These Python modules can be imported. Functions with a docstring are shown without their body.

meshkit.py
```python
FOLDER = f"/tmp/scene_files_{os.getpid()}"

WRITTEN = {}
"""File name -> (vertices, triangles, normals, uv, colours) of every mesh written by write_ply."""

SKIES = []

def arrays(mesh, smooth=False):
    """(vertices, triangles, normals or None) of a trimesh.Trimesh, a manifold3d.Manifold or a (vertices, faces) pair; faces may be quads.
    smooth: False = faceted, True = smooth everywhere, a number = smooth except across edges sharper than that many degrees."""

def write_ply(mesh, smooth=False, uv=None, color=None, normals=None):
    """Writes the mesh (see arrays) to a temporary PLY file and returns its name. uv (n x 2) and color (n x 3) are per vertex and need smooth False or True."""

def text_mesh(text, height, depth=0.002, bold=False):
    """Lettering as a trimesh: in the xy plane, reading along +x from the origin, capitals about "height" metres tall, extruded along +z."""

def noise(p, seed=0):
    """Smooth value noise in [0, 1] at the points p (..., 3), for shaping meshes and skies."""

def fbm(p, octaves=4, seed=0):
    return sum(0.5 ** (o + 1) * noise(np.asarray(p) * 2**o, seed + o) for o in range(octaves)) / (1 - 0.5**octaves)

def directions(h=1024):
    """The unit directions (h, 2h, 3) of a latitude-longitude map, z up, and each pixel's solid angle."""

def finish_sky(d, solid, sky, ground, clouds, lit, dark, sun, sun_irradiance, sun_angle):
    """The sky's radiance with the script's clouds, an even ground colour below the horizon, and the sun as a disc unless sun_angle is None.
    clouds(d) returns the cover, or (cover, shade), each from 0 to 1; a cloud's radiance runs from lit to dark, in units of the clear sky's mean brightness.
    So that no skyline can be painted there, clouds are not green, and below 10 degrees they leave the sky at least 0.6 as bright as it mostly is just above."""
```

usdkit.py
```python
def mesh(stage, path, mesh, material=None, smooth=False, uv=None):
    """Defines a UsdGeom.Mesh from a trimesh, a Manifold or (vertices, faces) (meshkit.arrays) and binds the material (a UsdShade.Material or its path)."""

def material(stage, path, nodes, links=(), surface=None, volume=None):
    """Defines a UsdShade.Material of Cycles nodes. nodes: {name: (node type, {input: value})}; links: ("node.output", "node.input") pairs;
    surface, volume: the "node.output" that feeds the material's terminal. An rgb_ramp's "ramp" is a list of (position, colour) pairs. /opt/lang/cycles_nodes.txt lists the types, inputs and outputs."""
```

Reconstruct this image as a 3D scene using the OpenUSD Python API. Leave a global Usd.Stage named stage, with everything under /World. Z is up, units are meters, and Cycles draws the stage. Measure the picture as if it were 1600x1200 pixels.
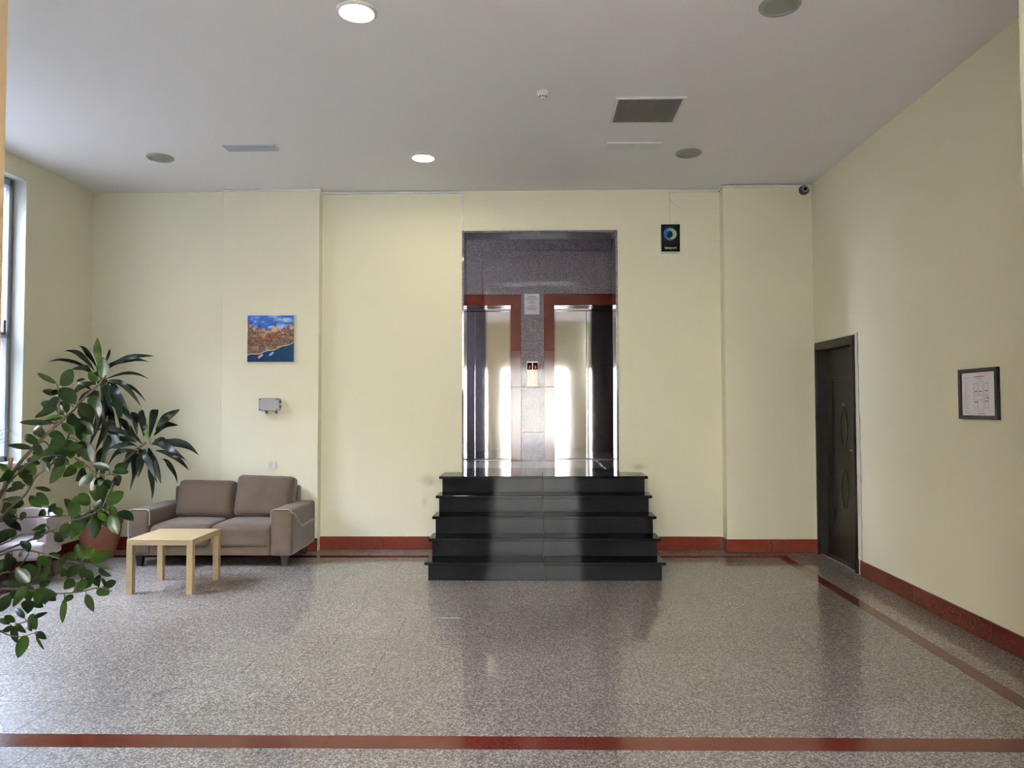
import math, random
import numpy as np
import trimesh
import manifold3d as m3
from shapely.geometry import Polygon, box as sbox
from pxr import Usd, UsdGeom, UsdLux, UsdShade, Gf, Sdf, Vt
import usdkit, meshkit

stage = Usd.Stage.CreateInMemory()
UsdGeom.SetStageUpAxis(stage, 'Z')
UsdGeom.SetStageMetersPerUnit(stage, 1.0)
UsdGeom.Xform.Define(stage, '/World')

# ------------------------------------------------------------------ camera, sky, exposure
EYE_H = 1.54
YAW, PITCH, ROLL = 0.0164, 0.034, -0.0023
fw = np.array([-math.sin(YAW) * math.cos(PITCH), math.cos(YAW) * math.cos(PITCH), math.sin(PITCH)])
rt = np.array([math.cos(YAW), math.sin(YAW), 0.0])
up = np.cross(rt, fw)
rt, up = math.cos(ROLL) * rt + math.sin(ROLL) * up, -math.sin(ROLL) * rt + math.cos(ROLL) * up
cam = UsdGeom.Camera.Define(stage, '/World/camera')
cam.CreateHorizontalApertureAttr(36.0)
cam.CreateVerticalApertureAttr(27.0)
cam.CreateFocalLengthAttr(1155.0 / 1600 * 36)
cam.CreateHorizontalApertureOffsetAttr(-16.84 / 1600 * 36)
cam.CreateVerticalApertureOffsetAttr(-3.9 / 1600 * 36)
cam.CreateClippingRangeAttr(Gf.Vec2f(0.05, 500))
cam.CreateExposureAttr(-0.29)
M = Gf.Matrix4d(*rt, 0, *up, 0, *(-fw), 0, 0, 0, EYE_H, 1)
cam.AddTransformOp().Set(M)

sky = UsdLux.DomeLight.Define(stage, '/World/sky')
sky.CreateIntensityAttr(21.0)
sky.CreateColorAttr(Gf.Vec3f(0.785, 0.905, 1.20))
sun = UsdLux.DistantLight.Define(stage, '/World/sun')      # from behind the building: it lights the street and the facade opposite
sun.CreateIntensityAttr(200.0)
sun.CreateAngleAttr(0.53)
sun.CreateNormalizeAttr(True)
sun.CreateColorAttr(Gf.Vec3f(1.0, 0.98, 0.95))
sd_ = np.array([.85, .72, 1.0]); sd_ /= np.linalg.norm(sd_)   # towards the sun
sx_ = np.cross([0, 0, 1.0], sd_); sx_ /= np.linalg.norm(sx_)
sun.AddTransformOp().Set(Gf.Matrix4d(*sx_, 0, *np.cross(sd_, sx_), 0, *sd_, 0, 0, 0, 30, 1))
LAMP = 170.0                                   # emission of the two burning downlights

# ------------------------------------------------------------------ helpers: objects
used = {}


def numbered(path):
    n = used.get(path, 0)
    used[path] = n + 1
    return path if n == 0 else f'{path}_{n:03d}'


def tag(prim, label=None, cat=None, group=None, kind=None):
    for k, v in (('label', label), ('category', cat), ('group', group), ('kind', kind)):
        if v:
            prim.SetCustomDataByKey(k, v)


ORIGIN = {}


def thing(name, label=None, cat=None, loc=(0, 0, 0), group=None, kind=None):
    """An Xform at the thing's base; its parts are given in world coordinates and stored relative to it."""
    path = numbered('/World/' + name)
    x = UsdGeom.Xform.Define(stage, path)
    x.AddTranslateOp().Set(Gf.Vec3d(*map(float, loc)))
    ORIGIN[path] = np.array(loc, float)
    tag(x.GetPrim(), label, cat, group, kind)
    return path


def part(parent, name, mesh, mat, smooth=False, label=None, kind=None, color=None):
    path = numbered(parent + '/' + name)
    o = ORIGIN.get(parent, np.zeros(3))
    ORIGIN[path] = o
    v, f, n = meshkit.arrays(mesh, smooth)
    if parent + '|sub' in ORIGIN:
        pass
    v = v - o if np.any(o) else v
    m = UsdGeom.Mesh.Define(stage, path)
    m.CreatePointsAttr(Vt.Vec3fArray.FromNumpy(v.astype(np.float32)))
    m.CreateFaceVertexCountsAttr(Vt.IntArray.FromNumpy(np.full(len(f), 3, np.int32)))
    m.CreateFaceVertexIndicesAttr(Vt.IntArray.FromNumpy(f.astype(np.int32).ravel()))
    m.CreateSubdivisionSchemeAttr('none')
    if n is not None:
        m.CreateNormalsAttr(Vt.Vec3fArray.FromNumpy(n.astype(np.float32)))
        m.SetNormalsInterpolation('vertex')
    if color is not None:
        UsdGeom.PrimvarsAPI(m).CreatePrimvar('paint', Sdf.ValueTypeNames.Color3fArray, 'vertex').Set(Vt.Vec3fArray.FromNumpy(np.asarray(color, np.float32)))
    UsdShade.MaterialBindingAPI.Apply(m.GetPrim()).Bind(mat)
    tag(m.GetPrim(), label, None, None, kind)
    return path


def single(name, mesh, mat, label=None, cat=None, smooth=False, group=None, kind=None, loc=None):
    """A top-level thing that is one mesh."""
    path = numbered('/World/' + name)
    v, f, n = meshkit.arrays(mesh, smooth)
    m = UsdGeom.Mesh.Define(stage, path)
    if loc is not None:
        v = v - np.array(loc)
        m.AddTranslateOp().Set(Gf.Vec3d(*map(float, loc)))
    m.CreatePointsAttr(Vt.Vec3fArray.FromNumpy(v.astype(np.float32)))
    m.CreateFaceVertexCountsAttr(Vt.IntArray.FromNumpy(np.full(len(f), 3, np.int32)))
    m.CreateFaceVertexIndicesAttr(Vt.IntArray.FromNumpy(f.astype(np.int32).ravel()))
    m.CreateSubdivisionSchemeAttr('none')
    if n is not None:
        m.CreateNormalsAttr(Vt.Vec3fArray.FromNumpy(n.astype(np.float32)))
        m.SetNormalsInterpolation('vertex')
    UsdShade.MaterialBindingAPI.Apply(m.GetPrim()).Bind(mat)
    tag(m.GetPrim(), label, cat, group, kind)
    return path


# ------------------------------------------------------------------ helpers: shapes
def bx(x0, x1, y0, y1, z0, z1, bev=0.0):
    x0, x1 = min(x0, x1), max(x0, x1); y0, y1 = min(y0, y1), max(y0, y1); z0, z1 = min(z0, z1), max(z0, z1)
    if bev <= 0:
        m = trimesh.creation.box([x1 - x0, y1 - y0, z1 - z0])
        m.apply_translation([(x0 + x1) / 2, (y0 + y1) / 2, (z0 + z1) / 2])
        return m
    bev = min(bev, (x1 - x0) / 2.2, (y1 - y0) / 2.2, (z1 - z0) / 2.2)
    pts = []
    for x, sx in ((x0, 1), (x1, -1)):
        for y, sy in ((y0, 1), (y1, -1)):
            for z, sz in ((z0, 1), (z1, -1)):
                pts += [(x, y + sy * bev, z + sz * bev), (x + sx * bev, y, z + sz * bev), (x + sx * bev, y + sy * bev, z)]
    return hull(pts)


def hull(pts):
    r = m3.Manifold.hull_points(np.asarray(pts, np.float32)).to_mesh()
    return trimesh.Trimesh(np.array(r.vert_properties[:, :3]), np.array(r.tri_verts), process=False)


def join(*ms):
    return trimesh.util.concatenate([m for m in ms if m is not None])


def soft(c, half, r, n=10, puff=None, rot=None):
    """A rounded box with a fine skin. puff: (axis, amount at the + side, amount at the - side)."""
    lin = np.linspace(-1, 1, n + 1)
    a, b = np.meshgrid(lin, lin, indexing='ij')
    V, F, k = [], [], 0
    for ax in range(3):
        for s in (-1, 1):
            p = np.zeros((n + 1, n + 1, 3))
            p[..., ax] = s
            p[..., (ax + 1) % 3] = a
            p[..., (ax + 2) % 3] = b
            idx = np.arange((n + 1) ** 2).reshape(n + 1, n + 1) + k
            q = np.stack([idx[:-1, :-1], idx[1:, :-1], idx[1:, 1:], idx[:-1, 1:]], -1).reshape(-1, 4)
            if s < 0:
                q = q[:, ::-1]
            V.append(p.reshape(-1, 3)); F.append(q); k += (n + 1) ** 2
    u = np.vstack(V); F = np.vstack(F)
    half = np.asarray(half, float)
    t = np.sign(u) * (1 - (1 - np.abs(u)) ** 1.6)                # denser near the edges
    p = t * half
    core = np.clip(p, -(half - r), half - r)
    d = p - core
    L = np.linalg.norm(d, axis=1, keepdims=True)
    out = core + np.where(L > 1e-9, d / np.maximum(L, 1e-9) * np.minimum(L, r), 0)
    out = np.where((np.abs(u) > .999).any(1)[:, None] & (L > 1e-9), core + d / np.maximum(L, 1e-9) * r, out)
    if puff:
        ax, ap, am = puff
        o = [i for i in range(3) if i != ax]
        w = np.clip(1 - t[:, o[0]] ** 2, 0, 1) * np.clip(1 - t[:, o[1]] ** 2, 0, 1)
        out[:, ax] += w ** .6 * np.where(out[:, ax] > 0, ap, -am) * np.clip(np.abs(out[:, ax]) / half[ax], 0, 1)
    m = trimesh.Trimesh(out, np.vstack([F[:, [0, 1, 2]], F[:, [0, 2, 3]]]), process=False)
    m.merge_vertices(digits_vertex=5)
    if rot is not None:
        m.apply_transform(rot)
    m.apply_translation(c)
    return m


def rotm(deg, axis, pt=(0, 0, 0)):
    return trimesh.transformations.rotation_matrix(math.radians(deg), axis, pt)


def cyl(p, q, r, n=20, r2=None):
    p, q = np.asarray(p, float), np.asarray(q, float)
    return tube([p, q], [r, r if r2 is None else r2], n)


def tube(pts, r, n=8):
    pts = np.asarray(pts, float)
    rr = np.full(len(pts), r) if np.ndim(r) == 0 else np.asarray(r, float)
    tan = np.gradient(pts, axis=0)
    tan /= np.maximum(np.linalg.norm(tan, axis=1, keepdims=True), 1e-12)
    ref = np.array([0, 0, 1.0]) if abs(tan[0][2]) < .9 else np.array([1.0, 0, 0])
    a = np.cross(tan[0], ref); a /= np.linalg.norm(a)
    V = []
    for i in range(len(pts)):
        a = a - tan[i] * (a @ tan[i]); a /= np.linalg.norm(a)
        b = np.cross(tan[i], a)
        ang = np.arange(n) / n * 2 * np.pi
        V.append(pts[i] + rr[i] * (np.cos(ang)[:, None] * a + np.sin(ang)[:, None] * b))
    V = np.vstack(V + [pts[:1], pts[-1:]])
    F = []
    for i in range(len(pts) - 1):
        for j in range(n):
            k = (j + 1) % n
            F += [(i * n + j, i * n + k, (i + 1) * n + k), (i * n + j, (i + 1) * n + k, (i + 1) * n + j)]
    e = (len(pts) - 1) * n
    for j in range(n):
        k = (j + 1) % n
        F += [(len(V) - 2, k, j), (len(V) - 1, e + j, e + k)]
    return trimesh.Trimesh(V, F, process=False)


def lathe(profile, c, n=40):
    """profile: (radius, z) pairs from the bottom up; closed where the radius is 0."""
    m = trimesh.creation.revolve(np.asarray(profile, float), sections=n)
    m.apply_translation(c)
    return m


def prism(poly, axis, v0, v1):
    """A shapely polygon in the plane across the axis ('y': polygon x,z; 'x': polygon y,z; 'z': polygon x,y) extruded from v0 to v1."""
    m = trimesh.creation.extrude_polygon(poly, v1 - v0, engine='earcut')
    v = m.vertices.copy()
    if axis == 'z':
        w = np.stack([v[:, 0], v[:, 1], v[:, 2] + v0], 1)
    elif axis == 'y':
        w = np.stack([v[:, 0], v[:, 2] + v0, v[:, 1]], 1)
    else:
        w = np.stack([v[:, 2] + v0, v[:, 0], v[:, 1]], 1)
    f = m.faces[:, ::-1] if axis == 'y' else m.faces
    return trimesh.Trimesh(w, f, process=False)


def spline(pts, n=6):
    pts = np.asarray(pts, float)
    P = np.vstack([2 * pts[0] - pts[1], pts, 2 * pts[-1] - pts[-2]])
    out = []
    for i in range(1, len(P) - 2):
        for t in np.linspace(0, 1, n, endpoint=False):
            a, b, c, d = P[i - 1], P[i], P[i + 1], P[i + 2]
            out.append(.5 * (2 * b + (c - a) * t + (2 * a - 5 * b + 4 * c - d) * t ** 2 + (3 * b - a - 3 * c + d) * t ** 3))
    out.append(pts[-1])
    return np.array(out)


# ------------------------------------------------------------------ materials
L = '/World/Looks/'
UsdGeom.Scope.Define(stage, '/World/Looks')


def plain(name, col, rough=.5, **kw):
    return usdkit.material(stage, L + name, {'p': ('principled_bsdf', dict(base_color=col, roughness=rough, **kw))}, surface='p.BSDF')


def paint(name, col, amount=.03, bump=.25):
    c2 = tuple(max(0, c * (1 - amount)) for c in col)
    return usdkit.material(stage, L + name, {
        'g': ('geometry', {}),
        'n': ('noise_texture', {'scale': 1.3, 'detail': 4.0}),
        'f': ('noise_texture', {'scale': 260.0, 'detail': 2.0}),
        'r': ('rgb_ramp', {'ramp': [(.3, c2), (.7, col)]}),
        'b': ('bump', {'strength': bump, 'distance': .0015}),
        'p': ('principled_bsdf', {'roughness': .62, 'specular_ior_level': .35})},
        [('g.position', 'n.vector'), ('g.position', 'f.vector'), ('n.fac', 'r.fac'), ('r.color', 'p.base_color'), ('f.fac', 'b.height'), ('b.normal', 'p.normal')], surface='p.BSDF')


def granite(name, dark, mid, light, scale, rough=.1, tone=.1, spec=.5, smear=.0, coat=0.0, base_rough=.4):
    """Crystals of three tones; each slab a little lighter or darker."""
    return usdkit.material(stage, L + name, {
        'g': ('geometry', {}),
        'w': ('noise_texture', {'scale': scale * .8, 'detail': 2.0}),
        'mx': ('vector_math', {'math_type': 'multiply_add', 'vector2': (.012, .012, .012)}),
        'v': ('voronoi_texture', {'scale': scale, 'randomness': 1.0}),
        's': ('separate_color', {}),
        'r': ('rgb_ramp', {'ramp': [(0, dark), (.28, dark), (.36, mid), (.66, mid), (.76, light), (1, light)]}),
        'n': ('noise_texture', {'scale': scale * 3.1, 'detail': 3.0}),
        'r2': ('rgb_ramp', {'ramp': [(.3, (.55, .55, .55)), (.7, (1.3, 1.3, 1.3))]}),
        'm': ('mix_color', {'blend_type': 'multiply', 'fac': .8, 'use_clamp': False}),
        'o': ('object_info', {}),
        't': ('map_range', {'from_min': 0.0, 'from_max': 1.0, 'to_min': 1 - tone, 'to_max': 1 + tone}),
        'k': ('vector_math', {'math_type': 'scale'}),
        'sm': ('noise_texture', {'scale': 1.7, 'detail': 5.0}),
        'rr': ('map_range', {'from_min': .3, 'from_max': .7, 'to_min': max(.02, rough - smear), 'to_max': rough + smear}),
        'p': ('principled_bsdf', {'specular_ior_level': spec, 'coat_weight': coat, 'coat_ior': 1.45, **({'roughness': base_rough} if coat else {})})},
        [('g.position', 'w.vector'), ('w.color', 'mx.vector1'), ('g.position', 'mx.vector3'), ('mx.vector', 'v.vector'), ('v.color', 's.color'), ('s.r', 'r.fac'),
         ('g.position', 'n.vector'), ('n.fac', 'r2.fac'), ('r.color', 'm.a'), ('r2.color', 'm.b'), ('o.random', 't.value'), ('m.result', 'k.vector1'), ('t.result', 'k.scale'),
         ('k.vector', 'p.base_color'), ('g.position', 'sm.vector'), ('sm.fac', 'rr.value'), ('rr.result', 'p.coat_roughness' if coat else 'p.roughness')], surface='p.BSDF')


def wood(name, c1, c2, scale, rough=.45, stretch=(1, 1, 1), spec=.5):
    return usdkit.material(stage, L + name, {
        'c': ('texture_coordinate', {}), 'g': ('mapping', {'scale': stretch}),
        'n': ('noise_texture', {'scale': scale, 'detail': 5.0, 'roughness': .6}),
        'r': ('rgb_ramp', {'ramp': [(.3, c1), (.7, c2)]}),
        'p': ('principled_bsdf', {'roughness': rough, 'specular_ior_level': spec})},
        [('c.object', 'g.vector'), ('g.vector', 'n.vector'), ('n.fac', 'r.fac'), ('r.color', 'p.base_color')], surface='p.BSDF')


def fabric(name, col, dark, scale=9):
    return usdkit.material(stage, L + name, {
        'g': ('geometry', {}), 'n': ('noise_texture', {'scale': scale, 'detail': 4.0}), 'f': ('noise_texture', {'scale': 420.0, 'detail': 2.0}),
        'r': ('rgb_ramp', {'ramp': [(.3, dark), (.7, col)]}), 'b': ('bump', {'strength': .35, 'distance': .002}),
        'p': ('principled_bsdf', {'roughness': .9, 'specular_ior_level': .2, 'sheen_weight': .25, 'sheen_roughness': .4})},
        [('g.position', 'n.vector'), ('g.position', 'f.vector'), ('n.fac', 'r.fac'), ('r.color', 'p.base_color'), ('f.fac', 'b.height'), ('b.normal', 'p.normal')], surface='p.BSDF')


def leafy(name, dark, light, rough=.3, spec=.5):
    """Glossy leaf: tone differs from leaf to leaf; some light comes through."""
    return usdkit.material(stage, L + name, {
        'o': ('object_info', {}), 'r': ('rgb_ramp', {'ramp': [(0, dark), (.7, tuple((a + b) / 2 for a, b in zip(dark, light))), (1, light)]}),
        'p': ('principled_bsdf', {'roughness': rough, 'specular_ior_level': spec}), 't': ('translucent_bsdf', {}), 'm': ('mix_closure', {'fac': .25})},
        [('o.random', 'r.fac'), ('r.color', 'p.base_color'), ('r.color', 't.color'), ('p.BSDF', 'm.closure1'), ('t.BSDF', 'm.closure2')], surface='m.closure')


def emitter(name, col, strength):
    return usdkit.material(stage, L + name, {'e': ('emission', {'color': col, 'strength': strength})}, surface='e.emission')


WALL = paint('wall_paint', (.785, .757, .565))
def smudged(name, col, spots):
    nodes = {'g': ('geometry', {}), 'n': ('noise_texture', {'scale': 14.0, 'detail': 5.0}), 'f': ('noise_texture', {'scale': 260.0, 'detail': 2.0}),
             'b': ('bump', {'strength': .25, 'distance': .0015}), 'p': ('principled_bsdf', {'roughness': .62, 'specular_ior_level': .35})}
    links = [('g.position', 'n.vector'), ('g.position', 'f.vector'), ('f.fac', 'b.height'), ('b.normal', 'p.normal')]
    last = None
    for i, (c, s, amt) in enumerate(spots):
        nodes[f's{i}'] = ('vector_math', {'math_type': 'subtract', 'vector2': c})
        nodes[f'd{i}'] = ('vector_math', {'math_type': 'divide', 'vector2': s})
        nodes[f'l{i}'] = ('vector_math', {'math_type': 'length'})
        nodes[f'm{i}'] = ('map_range', {'range_type': 'smoothstep', 'from_min': 0.0, 'from_max': 1.0, 'to_min': amt, 'to_max': 0.0, 'clamp': True})
        nodes[f'x{i}'] = ('math', {'math_type': 'multiply'})
        nodes[f'c{i}'] = ('mix_color', {'a': col, 'b': (.22, .19, .15)})
        links += [('g.position', f's{i}.vector1'), (f's{i}.vector', f'd{i}.vector1'), (f'd{i}.vector', f'l{i}.vector1'), (f'l{i}.value', f'm{i}.value'), (f'm{i}.result', f'x{i}.value1'), ('n.fac', f'x{i}.value2'), (f'x{i}.value', f'c{i}.fac')]
        if last:
            links.append((last, f'c{i}.a'))
        last = f'c{i}.result'
    links.append((last, 'p.base_color'))
    return usdkit.material(stage, L + name, nodes, links, surface='p.BSDF')


WALL_SMUDGED = smudged('wall_paint_smudged', (.78, .752, .561), [((-1.14, 8.04, .745), (.17, .3, .10), .75), ((1.13, 8.04, .885), (.13, .3, .06), .7), ((-1.20, 8.04, .52), (.05, .3, .10), .35), ((.0, 8.04, 3.48), (.7, .3, .035), .35)])
TAN = paint('vestibule_paint', (.54, .38, .20))
REVEAL = paint('reveal_paint', (.60, .64, .60), .02)
CEIL = paint('ceiling_paint', (.90, .885, .89), .02, .12)
FLOOR = granite('floor_granite', (.096, .082, .071), (.192, .168, .148), (.375, .34, .305), 140, .08, .06, .16, .02, .8, .45)
LOBBY = granite('lobby_granite', (.12, .10, .108), (.20, .172, .182), (.31, .27, .28), 150, .07, .05, .30, .02)
LINING = granite('lining_granite', (.10, .085, .095), (.16, .14, .155), (.22, .19, .21), 120, .05, .04, .6)
RED = granite('red_stone', (.066, .011, .0065), (.086, .015, .009), (.105, .021, .013), 160, .12, .07, .28, .03)
BLACK = granite('black_granite', (.004, .004, .0045), (.006, .006, .007), (.011, .011, .012), 240, .06, .1, .06, .02)
JOINT = plain('joint_grout', (.07, .062, .056), .8)
STEEL = usdkit.material(stage, L + 'polished_steel', {
    'g': ('geometry', {}), 'mp': ('mapping', {'scale': (1.0, 1.0, .22)}), 'n': ('noise_texture', {'scale': 3.2, 'detail': 1.0}), 'b': ('bump', {'strength': .05, 'distance': .006}),
    'p': ('principled_bsdf', {'base_color': (.62, .61, .62), 'metallic': 1.0, 'roughness': .06})},
    [('g.position', 'mp.vector'), ('mp.vector', 'n.vector'), ('n.fac', 'b.height'), ('b.normal', 'p.normal')], surface='p.BSDF')
CHROME = plain('satin_metal', (.55, .55, .54), .25, metallic=1.0)
PVC = plain('pale_window_frame', (.36, .385, .46), .35)
ALU = plain('window_aluminium', (.30, .30, .31), .4, metallic=.6)
SOFA = fabric('taupe_velour', (.098, .071, .052), (.078, .056, .040), 7)
PIPING = plain('piping_cord', (.42, .38, .34), .8)
LILAC = fabric('lilac_upholstery', (.50, .44, .45), (.46, .40, .41), 6)
DARKWOOD = plain('dark_wood', (.022, .013, .010), .4)
BIRCH = wood('birch_veneer', (.29, .21, .11), (.335, .25, .142), 5, .5, (1, 9, 9))
DOOR = wood('dark_door_veneer', (.006, .0045, .0035), (.014, .010, .0075), 6, .38, (8, 8, .7), .22)
TERRA = plain('terracotta', (.21, .080, .046), .8)
SOIL = plain('potting_soil', (.022, .015, .010), .95)
POTBLACK = plain('black_plastic', (.010, .010, .011), .45)
BARK = plain('branch_bark', (.040, .024, .017), .7)
CANE = plain('dracaena_cane', (.13, .095, .065), .8)
LEAF = leafy('rubber_leaf', (.0032, .0080, .0020), (.018, .038, .0045), .27, .25)
STRAP = leafy('strap_leaf', (.0045, .012, .006), (.015, .030, .012), .34, .36)
PALELEAF = leafy('young_leaf', (.09, .16, .04), (.16, .25, .07), .35)
STAKE = wood('stake_wood', (.22, .14, .09), (.30, .20, .13), 8)
WHITE = plain('white_plastic', (.78, .78, .76), .4)
OFFWHITE = plain('aged_white_plastic', (.70, .68, .60), .45)
GREYBOX = plain('grey_enclosure', (.36, .36, .37), .5)
DARKGREY = plain('dark_grey_plastic', (.045, .045, .05), .4)
GRILLE = plain('dusty_grille', (.20, .18, .165), .6)
VOID = plain('duct_dark', (.03, .027, .025), .9)
PALEGRILLE = plain('pale_grille', (.50, .52, .57), .5)
LAMPGLASS = plain('frosted_lamp_glass', (.27, .275, .235), .45)
LAMPRIM = plain('lamp_rim', (.36, .36, .33), .35, metallic=.5)
WHITERIM = plain('white_lamp_rim', (.8, .78, .72), .4)
GLOW = emitter('lamp_glow', (1.0, .88, .66), LAMP)
PAPER = plain('paper', (.80, .78, .83), .7)
INK = plain('printed_ink', (.12, .12, .15), .8)
REDINK = plain('red_ink', (.40, .16, .10), .8)
BLACKGLOSS = plain('gloss_black', (.004, .004, .005), .22, specular_ior_level=.2)
DISPLAY = plain('display_black', (.004, .003, .003), .6, specular_ior_level=.04)
FRAMEBLACK = plain('frame_black', (.012, .008, .009), .35)
LEDRED = emitter('led_red', (1.0, .12, .16), 2.2)
PLATE = plain('cream_metal_plate', (.66, .62, .52), .3, metallic=.2)
PLASTER = paint('bare_plaster', (.72, .69, .60), .12)
CONCRETE = plain('pavement', (.78, .72, .65), .85)
ASPHALT = plain('yard_asphalt', (.10, .095, .09), .9)
FACADE = plain('facade_render', (.62, .59, .54), .9)
FACADE_DARK = plain('facade_brick', (.15, .125, .11), .9)
SEAL = plain('window_seal', (.20, .175, .15), .8)
WIRE = plain('grey_wire', (.42, .41, .38), .6)
GLASS = usdkit.material(stage, L + 'window_glass', {
    'lw': ('layer_weight', {'blend': .5}), 'p5': ('math', {'math_type': 'power', 'value2': 5.0}), 'f': ('math', {'math_type': 'multiply_add', 'value2': .94, 'value3': .04}), 't': ('transparent_bsdf', {'color': (.97, .98, .98)}), 'g': ('glossy_bsdf', {'color': (1, 1, 1), 'roughness': .0}), 'm': ('mix_closure', {})},
    [('lw.facing', 'p5.value1'), ('p5.value', 'f.value1'), ('f.value', 'm.fac'), ('t.BSDF', 'm.closure1'), ('g.BSDF', 'm.closure2')], surface='m.closure')
PAINTED = usdkit.material(stage, L + 'oil_paint', {'a': ('attribute', {'attribute': 'paint'}), 'p': ('principled_bsdf', {'roughness': .5, 'specular_ior_level': .15})}, [('a.color', 'p.base_color')], surface='p.BSDF')

# ------------------------------------------------------------------ the setting
XL, XR, YB, YF, ZC = -4.864, 2.964, 8.04, 2.95, 3.91
VL, VR, YE = -2.162, 1.948, -0.90               # vestibule sides and entrance wall
rnd = random.Random(11)

# floor: granite slabs in running bond inside two red bands
fl = thing('floor', kind='structure')
part(fl, 'slab_bed', bx(XL - .3, XR + .3, YE - .1, 8.36, -.12, -.004), JOINT)
J = .0009


def slab(parent, name, x0, x1, y0, y1, mat, top=0.0, thick=.004, tilt=.0007):
    m = bx(x0 + J, x1 - J, y0 + J, y1 - J, top - thick, top, .0007)
    if tilt:
        c = m.centroid
        m.apply_transform(rotm(math.degrees(rnd.gauss(0, tilt)), [1, 0, 0], c) @ rotm(math.degrees(rnd.gauss(0, tilt)), [0, 1, 0], c))
    part(parent, name, m, mat)


BX0, BX1, BY0, BY1 = -4.40, 2.475, 3.51, 7.60   # inner edge of the red bands
BW = .10
rows = [BY0 + .3855 * i for i in range(11)] + [BY1]
for r in range(len(rows) - 1):
    off = -.17 if r % 2 == 0 else -.547
    edges = [BX0] + [off + .77 * k for k in range(-8, 8) if BX0 + .08 < off + .77 * k < BX1 - .08] + [BX1]
    for a, b in zip(edges[:-1], edges[1:]):
        slab(fl, 'floor_slab', a, b, rows[r], rows[r + 1], FLOOR)
for y0 in (BY0 - .133, BY1):                     # red bands along the entrance side and the back wall
    n = 6
    w = BW if y0 > 5 else .133
    for k in range(n):
        slab(fl, 'band_slab', BX0 - BW + (BX1 - BX0 + 2 * BW) * k / n, BX0 - BW + (BX1 - BX0 + 2 * BW) * (k + 1) / n, y0, y0 + w, RED)
for x0 in (BX0 - BW, BX1):
    for k in range(4):
        slab(fl, 'band_slab', x0, x0 + BW, BY0 + (BY1 - BY0) * k / 4, BY0 + (BY1 - BY0) * (k + 1) / 4, RED)
for k in range(9):                               # outer border
    w = (XR - XL) / 9
    slab(fl, 'border_slab', XL + w * k, XL + w * (k + 1), BY1 + BW, YB, FLOOR)
    slab(fl, 'border_slab', XL + w * k, XL + w * (k + 1), 2.9, BY0 - .133, FLOOR)
for k in range(6):
    w = (BY1 + BW - BY0 + .133) / 6
    y = BY0 - .133 + w * k
    slab(fl, 'border_slab', XL, BX0 - BW, y, y + w, FLOOR)
    slab(fl, 'border_slab', BX1 + BW, XR, y, y + w, FLOOR)
for i in range(5):                               # vestibule
    for k in range(4):
        w = (VR - VL) / 4
        slab(fl, 'floor_slab', VL + w * k, VL + w * (k + 1), YE + .77 * i, min(YE + .77 * (i + 1), 2.9), FLOOR)

single('ceiling', bx(XL - .3, XR + .3, YE - .2, 8.34, ZC, ZC + .15), CEIL, kind='structure')

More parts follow.
